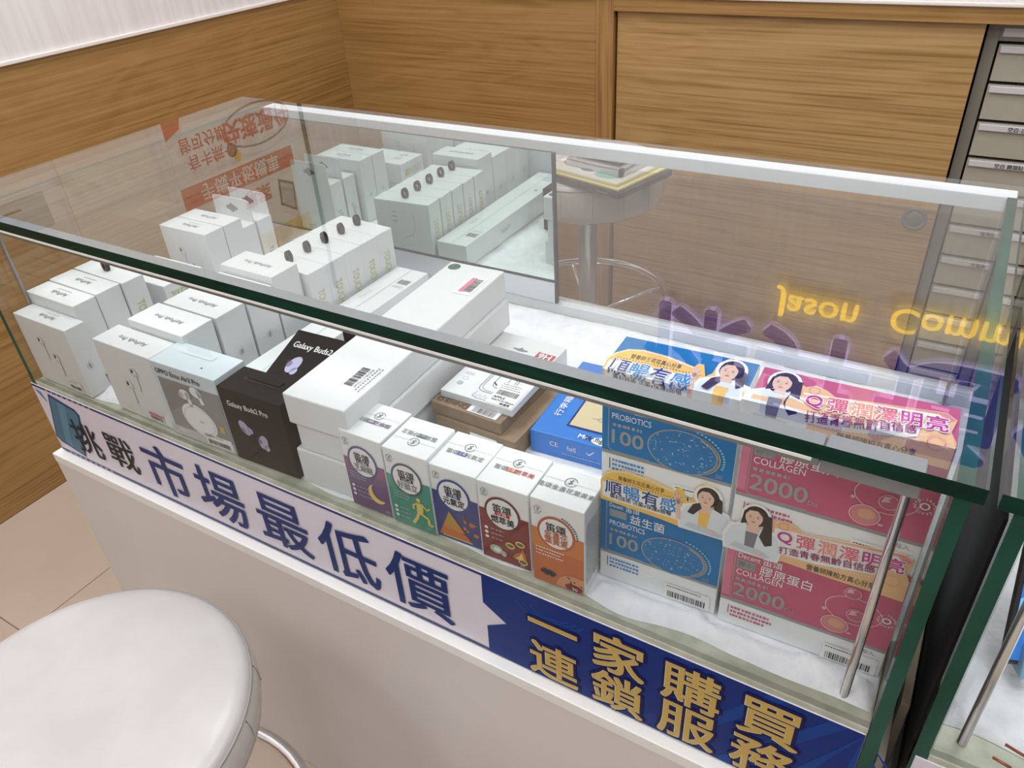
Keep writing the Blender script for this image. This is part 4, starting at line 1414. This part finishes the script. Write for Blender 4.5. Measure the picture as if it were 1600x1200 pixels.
def collagen(label, x, y, z, rot, slope):
    w, d, h = 0.1375, 0.047, 0.1240
    t = carton('supplement_box', label, 'box', x, y, z, w, d, h, rot, CARDG, 'pink supplement cartons')
    p = Print()
    e = 0.0005
    p.rect(e, h * 0.272, w - e, h - e, COLP, 0)
    p.rect(e, h * 0.245, w - e, h * 0.272, SILV, 0)
    p.rect(e, h * 0.30, w * 0.052, h - e, mat('collagen_rose', (212, 118, 144), 0.35), 1)
    p.line([(w * 0.060, h * 0.97), (w * 0.060, h * 0.30)], 0.0009, SILVT, 1)
    p.line([(w * 0.060, h * 0.30), (w * 0.085, h * 0.278), (w * 0.4, h * 0.278)], 0.0009, SILVT, 1)
    p.text('Decent', w * 0.074, h * 0.724, 0.0084, WHITEI, 2, 0.0, align='l', width=w * 0.135)
    p.text('笛頌', w * 0.222, h * 0.730, 0.0092, WHITEI, 2, 0.0, align='l', width=w * 0.115)
    p.rect(w * 0.072, h * 0.602, w * 0.185, h * 0.682, SILV, 1)
    p.text('專利', w * 0.128, h * 0.642, 0.0075, INKG, 2)
    p.text('膠原蛋白', w * 0.3665, h * 0.642, 0.0122, WHITEI, 2, 0.006, width=w * 0.305)
    p.text('COLLAGEN', w * 0.076, h * 0.566, 0.0092, WHITEI, 2, 0.004, align='l', width=w * 0.28)
    p.fine(w * 0.08, h * 0.480, w * 0.22, 1, 0.006, SILVT, 2, 5, th=0.6)
    p.text('2000', w * 0.074, h * 0.390, 0.0220, SILVT, 2, 0.02, align='l', width=w * 0.315)
    p.text('Da', w * 0.425, h * 0.345, 0.0068, SILVT, 2, 0.0)
    BUB = mat('bubble_pale_pink', (230, 176, 190), 0.3)
    BUB2 = mat('bubble_peach', (208, 132, 128), 0.3)
    BUB3 = mat('bubble_deep', (190, 96, 120), 0.3)
    p.ring(w * 0.768, h * 0.545, w * 0.160, h * 0.125, 0.0009, BUB, 2, 36)
    p.ell(w * 0.688, h * 0.375, w * 0.070, h * 0.070, BUB2, 3, 24)
    p.ell(w * 0.695, h * 0.385, w * 0.045, h * 0.040, mat('bubble_tan', (216, 156, 132), 0.3), 4, 20)
    p.ring(w * 0.688, h * 0.375, w * 0.080, h * 0.080, 0.0010, BUB, 4, 28)
    for (bu, bv, br) in ((0.785, 0.515, 0.052), (0.741, 0.705, 0.048)):
        p.ell(w * bu, h * bv, w * br, h * br * 1.1, BUB3, 3, 24)
        p.ring(w * bu, h * bv, w * br, h * br * 1.1, 0.0007, BUB, 4, 28)
        p.poly([(w * (bu - br * 0.75), h * (bv - br * 0.2)), (w * (bu - br * 0.5), h * (bv + br * 0.7)), (w * (bu + br * 0.3), h * (bv + br * 0.85)), (w * (bu - br * 0.1), h * (bv + br * 0.4)), (w * (bu + br * 0.2), h * (bv + br * 0.1))], BUB, 4)
    p.ell(w * 0.610, h * 0.490, w * 0.012, h * 0.014, BUB, 3, 12)
    p.ell(w * 0.775, h * 0.330, w * 0.015, h * 0.009, BUB, 3, 12)
    p.ring(w * 0.948, h * 0.555, 0.0034, 0.0034, 0.0012, WHITEI, 2, 20)
    for k, ch in enumerate('SMART-OPEN-CARE-'):
        a = 2 * PI * k / 16
        p.text(ch, w * 0.948 + 0.0064 * math.cos(a), h * 0.555 + 0.0064 * math.sin(a), 0.0030, WHITEI, 2, 0.01, rot=a - PI / 2)
    p.rect(w * 0.058, h * 0.115, w * 0.064, h * 0.205, COLD, 1)
    p.fine(w * 0.075, h * 0.175, w * 0.28, 3, 0.0050, COLP, 1, 9, th=0.5)
    p.text('30', w * 0.855, h * 0.215, 0.0070, INKG, 2)
    p.text('粒入', w * 0.905, h * 0.212, 0.0052, INKG, 2)
    p.build('front_print', t, FR(w, d, h))
    p = Print()
    p.rect(e, e, w - e, d - e, COLP, 0)
    p.build('top_print', t, TOP(w, d, h))
    price_label(t, FR(w, d, h), w * 0.655, h * 0.005, w * 0.32, h * 0.155, 91, False)
    out = [(w * a, h * b) for a, b in ((0.003, 0.83), (0.012, 0.96), (0.06, 1.01), (0.072, 1.15), (0.115, 1.215), (0.165, 1.215), (0.215, 1.14), (0.255, 1.12), (0.30, 1.15), (0.36, 1.13), (0.41, 1.09),
                                       (0.641, 1.125), (0.935, 1.165), (0.985, 1.12), (0.965, 1.02), (0.992, 0.95), (0.992, 0.775), (0.60, 0.780), (0.33, 0.795), (0.25, 0.762), (0.12, 0.775), (0.02, 0.79))]
    fr = BENT(h, slope, 1.25, 0.08 * h) if slope is not None else FR(w, d, h)
    fold = h - (0.08 * h if slope is not None else 0.0)
    st = card(t, out, fr, fold, m=PEACH)
    p = Print()
    p.poly([(w * a, h * b) for a, b in ((0.25, 0.855), (0.255, 1.07), (0.36, 1.08), (0.62, 1.105), (0.90, 1.135), (0.945, 1.09), (0.94, 1.01), (0.83, 1.005), (0.82, 0.93), (0.5, 0.865))], WHITEI, 1)
    p.poly([(w * a, h * b) for a, b in ((0.62, 1.118), (0.935, 1.158), (0.98, 1.115), (0.955, 1.10), (0.90, 1.145))], mat('sticker_rose', (226, 140, 150), 0.4), 1)
    cor, sal = mat('coral_ink', (222, 104, 120), 0.4), mat('salmon_ink', (232, 140, 120), 0.4)
    for k, ch in enumerate('Q彈潤澤明亮'):
        u, v = w * (0.318 + 0.116 * k), h * (1.012 + 0.0098 * k)
        p.text(ch, u, v, 0.0152, WHITEI, 11, 0.07, rot=0.075)
        p.text(ch, u, v, 0.0152, (MAG, cor, sal, cor, MAG, MAG)[k], 12.5, 0.024, rot=0.075)
    p.text('打造青春無齡自信感', w * 0.555, h * 0.938, 0.0086, mat('wine_ink', (150, 40, 96), 0.4), 12, 0.014, width=w * 0.52, rot=0.14)
    p.text('營養師陳柏方真心分享', w * 0.65, h * 0.828, 0.0070, mat('olive_ink', (70, 74, 60), 0.5), 3, 0.008, width=w * 0.37, rot=0.03)
    for k in range(28):
        p.ell(w * (0.28 + 0.019 * k), h * (0.842 + 0.0022 * k), 0.0005, 0.0005, WHITEI, 2, 6)
    p.ring(w * 0.908, h * 0.925, 0.0056, 0.0056, 0.0004, mat('sticker_rose', (0, 0, 0)), 2, 20)
    for k in range(18):
        a = 2 * PI * k / 18
        p.line([(w * 0.908 + 0.0064 * math.cos(a), h * 0.925 + 0.0064 * math.sin(a)), (w * 0.908 + 0.0082 * math.cos(a), h * 0.925 + 0.0082 * math.sin(a))], 0.0004, MOON, 2)
    p.ring(w * 0.30, h * 1.105, 0.004, 0.004, 0.0005, mat('sticker_rose', (0, 0, 0)), 2, 16)
    woman(p, w * 0.135, h * 0.775, h * 0.445, mat('printed_grey_top', (124, 124, 134), 0.5), 1, False, True)
    p.build('sticker_print', st, fr, 0.0019, 0.00006, fold)
    return t


collagen('pink supplement carton at the bottom of the pink pair', 1.0440, 0.0467, 0.687, 0.034, None)
collagen('pink supplement carton on top of the pink pair', 1.0440, 0.0467, 0.687 + 0.1242, 0.034, 0.0)


# ------------------------------------------------------------------ stools
LEATHER = noise_mat('white_leather', (186, 180, 178), (194, 189, 187), 11, 0.4, 0.5, detail=3, coat=0.12, bdist=0.006)
PLAST = mat('plastic_wrapped_side', (196, 193, 188), 0.16, 0.2, coat=0.6)
PIPING = mat('grey_piping', (150, 144, 140), 0.4)


def stool(label, x, y, zs, r, th, zring, rring, group):
    t = thing('round_stool', label, 'stool', (x, y, 0), 0, group)
    zb = zs - th
    prof = [(0.0, zs), (r * 0.4, zs - 0.0003), (r * 0.75, zs - 0.001), (r * 0.88, zs - 0.0024), (r * 0.935, zs - 0.0045), (r * 0.965, zs - 0.008), (r * 0.975, zs - 0.0125)]
    link('seat', lathe_mesh(prof[::-1], LEATHER, 72), t)
    side = [(r * 0.975, zs - 0.013), (r * 0.992, zs - 0.020), (r, zs - 0.03), (r, zb + 0.02), (r * 0.985, zb + 0.006), (r * 0.95, zb), (0.0, zb)]
    link('seat_side', lathe_mesh(side[::-1], PLAST, 72), t)
    link('piping', tube_mesh([(r * 0.979 * math.cos(a), r * 0.979 * math.sin(a), zs - 0.0125) for a in [2 * PI * k / 72 for k in range(72)]], 0.0016, PIPING, 6, True), t)
    for k in range(16):
        a = 2 * PI * (k + 0.3) / 16
        c, s_ = math.cos(a), math.sin(a)
        link('side_seam', tube_mesh([(r * 0.985 * c, r * 0.985 * s_, zs - 0.017), (r * 1.0005 * c, r * 1.0005 * s_, zs - 0.032), (r * 1.0005 * c, r * 1.0005 * s_, zb + 0.018)], 0.0009, PIPING, 5), t)
    link('pole', tube_mesh([(0, 0, 0.02), (0, 0, zb)], 0.0225, mat('brushed_steel', (190, 190, 188), 0.32, 0.85), 28), t)
    link('pole_collar', tube_mesh([(0, 0, zring - 0.06), (0, 0, zring - 0.04)], 0.029, CHROME, 28), t)
    fr = link('foot_ring', tube_mesh([(rring * math.cos(a), rring * math.sin(a), zring) for a in [2 * PI * k / 56 for k in range(56)]], 0.0095, CHROME, 12, True), t)
    for k in range(4):
        a = 2 * PI * k / 4 - 0.9
        link('spoke', tube_mesh([(0.028 * math.cos(a), 0.028 * math.sin(a), zring - 0.05), (rring * math.cos(a), rring * math.sin(a), zring)], 0.005, CHROME, 8), fr)
    link('base', lathe_mesh([(0.0, 0.0), (0.19, 0.0), (0.19, 0.006), (0.12, 0.018), (0.04, 0.03), (0.0, 0.03)], CHROME, 56), t)
    return t


stool('white leather round stool in the near left foreground', 0.505, -0.283, 0.59, 0.172, 0.062, 0.283, 0.176, 'round white stools')
stool('white leather round stool behind the case with magazines on it', 0.402, 1.10, 0.71, 0.172, 0.085, 0.375, 0.19, 'round white stools')

# magazines and folder on the rear stool
DKF = mat('dark_folder', (62, 58, 60), 0.5)
MZ = 0.7105


def mag(name, label, corner, ang, w, d, z, h, m, cat='magazine', group=None):
    """corner = nearest corner; the sheet runs w to the left and d to the back"""
    t = thing(name, label, cat, (corner[0], corner[1], z), ang, group)
    link('pages', box_mesh(w, d, h, m, min(0.0012, h * 0.3), (-w, 0, 0)), t)
    return t


CREAMP = mat('cream_pages', (232, 224, 190), 0.6)
YELP = mat('yellow_cover', (226, 214, 140), 0.5)
t = mag('folder', 'dark grey folder at the bottom of the pile on the rear stool', (0.565, 0.905), -0.27, 0.21, 0.17, MZ, 0.012, DKF, 'folder')
p = Print()
p.rect(-0.06, 0.004, -0.03, 0.007, mat('folder_tag', (150, 120, 104), 0.5), 1)
p.build('folder_print', t, lambda u, v, n: (u, -n, v))
t = mag('magazine', 'yellow edged magazine above the dark folder', (0.559, 0.912), -0.26, 0.20, 0.16, MZ + 0.0125, 0.005, YELP, 'magazine', 'magazines on the rear stool')
t = mag('magazine', 'cream magazine with teal and photo cover below the glossy case', (0.552, 0.921), -0.25, 0.19, 0.15, MZ + 0.018, 0.006, CREAMP, 'magazine', 'magazines on the rear stool')
p = Print()
w, d = 0.19, 0.15
p.rect(-w + 0.002, 0.002, -0.002, d - 0.002, mat('cover_white', (226, 224, 216), 0.4), 0)
p.ell(-0.05, 0.03, 0.03, 0.02, mat('cover_teal', (150, 196, 184), 0.4), 1)
p.rect(-0.12, 0.012, -0.075, 0.045, WHITEI, 2)
p.ell(-0.10, 0.03, 0.016, 0.010, INKG, 3)
p.ell(-0.15, 0.05, 0.028, 0.02, mat('cover_skin', (196, 150, 128), 0.5), 2)
p.ell(-0.16, 0.08, 0.03, 0.02, mat('cover_hair', (70, 52, 46), 0.5), 2)
p.poly([(-0.13, 0.05), (-0.10, 0.05), (-0.11, 0.06)], INK, 3)
p.build('cover_print', t, lambda u, v, n: (u, v, 0.006 + n))
t = thing('glossy_case', 'silver edged glossy black case lying on top of the magazines', 'case', (0.545, 0.955, MZ + 0.0245), -0.22)
link('shell', box_mesh(0.14, 0.10, 0.016, mat('glossy_silver', (206, 206, 210), 0.12, 0.7), 0.001, (-0.14, 0, 0)), t)
link('lid', box_mesh(0.11, 0.07, 0.004, BLACKP, 0.001, (-0.125, 0.016, 0.016)), t)
link('end_cap', box_mesh(0.006, 0.012, 0.0165, BLACKP, 0.0006, (-0.0059, -0.0008, -0.0001)), t)
# crumpled plastic bag
BAGM = mat('tan_plastic_bag', (214, 172, 140), 0.2, coat=0.5, alpha=0.55)
bm = bmesh.new()
bmesh.ops.create_icosphere(bm, subdivisions=4, radius=1.0)
for v in bm.verts:
    n1 = noise.noise(v.co * 1.7 + Vector((3, 1, 4)))
    n2 = abs(noise.noise(v.co * 4.1))
    v.co *= 0.75 + 0.45 * n1 + 0.35 * n2
    v.co.x *= 0.040
    v.co.y *= 0.028
    v.co.z *= 0.020
zmin = min(v.co.z for v in bm.verts)
for v in bm.verts:
    v.co.z = max(v.co.z - zmin, 0.004)
o = link('plastic_bag', bm_mesh(bm, [BAGM]), None, (0.425, 1.10, MZ + 0.0005))
tag(o, 'crumpled tan plastic bag at the back of the magazine pile', 'bag')

# ------------------------------------------------------------------ right-hand case contents and the gap between cases
t = thing('mobile_phone', 'dark framed phone with blue screen leaning in the right-hand case', 'phone', (1.262, 0.085, 0.716), 0.25)
t.rotation_euler = (-0.35, 0, 0.3)
link('body', box_mesh(0.074, 0.009, 0.15, mat('phone_frame', (40, 42, 52), 0.25), 0.004), t)
p = Print()
p.rect(0.004, 0.006, 0.070, 0.144, mat('phone_screen', (40, 110, 190), 0.1, emit=0.5), 1)
p.poly([(0.004, 0.03), (0.03, 0.05), (0.07, 0.03), (0.07, 0.07), (0.03, 0.085), (0.004, 0.06)], mat('phone_wave', (110, 180, 230), 0.1, emit=0.5), 2)
p.build('screen_print', t, FR(1, 1, 1))
st = link('stand', box_mesh(0.012, 0.022, 0.03, mat('clear_blue_stand', (150, 206, 232), 0.15), 0.002), t, (0.012, -0.008, -0.006))
COP = mat('copper_wire', (176, 96, 62), 0.3, 0.8)
o = tag(link('copper_clip', tube_mesh([(1.272, 0.021, 0.7045), (1.30, 0.014, 0.7035), (1.36, 0.012, 0.7035)], 0.0012, COP, 8)), 'longer copper wire clip lying at the front of the right-hand case', 'clip', 'copper clips')
o = tag(link('copper_clip', tube_mesh([(1.2665, 0.0125, 0.6955), (1.279, 0.0095, 0.6955)], 0.0012, COP, 8)), 'short copper wire clip at the front edge of the right-hand case', 'clip', 'copper clips')

t = thing('packet', 'narrow white packet with a green dot wedged between the two cases', 'packet', (1.1975, 0.02, ZP))
link('body', box_mesh(0.0065, 0.15, 0.075, mat('packet_white', (196, 190, 178), 0.5), 0.001), t)
p = Print()
p.ell(0.0033, 0.036, 0.0030, 0.0036, mat('packet_green', (120, 190, 60), 0.4), 1)
p.ell(0.0033, 0.036, 0.0014, 0.0016, GREENI, 2, 12)
p.rect(0.0022, 0.004, 0.0042, 0.028, INK, 1)
p.build('front_print', t, FR(1, 1, 1))
t = thing('packet', 'narrow beige packet behind the green-dot packet between the cases', 'packet', (1.2045, 0.06, ZP))
link('body', box_mesh(0.0075, 0.18, 0.105, mat('packet_beige', (176, 160, 138), 0.6), 0.001), t)

# cotton batting on the case floors
def cotton(name, label, x0, x1, y0, y1, z0, seed, amp=0.0045, fold=True):
    nx, ny = int((x1 - x0) / 0.006), int((y1 - y0) / 0.006)
    V, F = [], []
    for j in range(ny + 1):
        for i in range(nx + 1):
            x, y = x0 + (x1 - x0) * i / nx, y0 + (y1 - y0) * j / ny
            e = min((x - x0) / 0.02, (x1 - x) / 0.02, (y - y0) / 0.03, (y1 - y) / 0.02, 1.0)
            p = Vector((x * 9 + seed, y * 9, seed))
            hz = 0.0125 + amp * (noise.noise(p) + 0.5 * noise.noise(p * 2.7) + 0.35 * noise.noise(p * 7) + 0.25 * noise.noise(p * 17))
            wob = 0.012 * noise.noise(Vector((x * 14, seed, 0))) if j == 0 else 0.0
            zz = z0 + 0.0005 + max(0.0, hz) * math.sqrt(max(0.0, e))
            for (bx_, by_, br_, bw_, bd_, bz_) in FOOT:      # the goods press the batting down
                c_, s_ = math.cos(br_), math.sin(br_)
                u_, v_ = (x - bx_) * c_ + (y - by_) * s_, -(x - bx_) * s_ + (y - by_) * c_
                if -0.009 < u_ < bw_ + 0.009 and -0.009 < v_ < bd_ + 0.009:
                    zz = min(zz, bz_ - 0.0006)
            V.append((x, y + wob, zz))
    for j in range(ny):
        for i in range(nx):
            a = j * (nx + 1) + i
            F.append((a, a + 1, a + nx + 2, a + nx + 1))
    o = link(name, me_from(V, F, [COTTON], None, True))
    return tag(o, label, 'cotton', None, 'stuff')


cotton('cotton_batting', 'white fluffy cotton batting spread over the display case floor', 0.050, 1.182, 0.016, 0.4875, ZB, 2.0)
cotton('cotton_batting', 'white cotton batting under the phone in the right-hand case', 1.231, 2.17, 0.03, 0.492, ZB, 7.0)
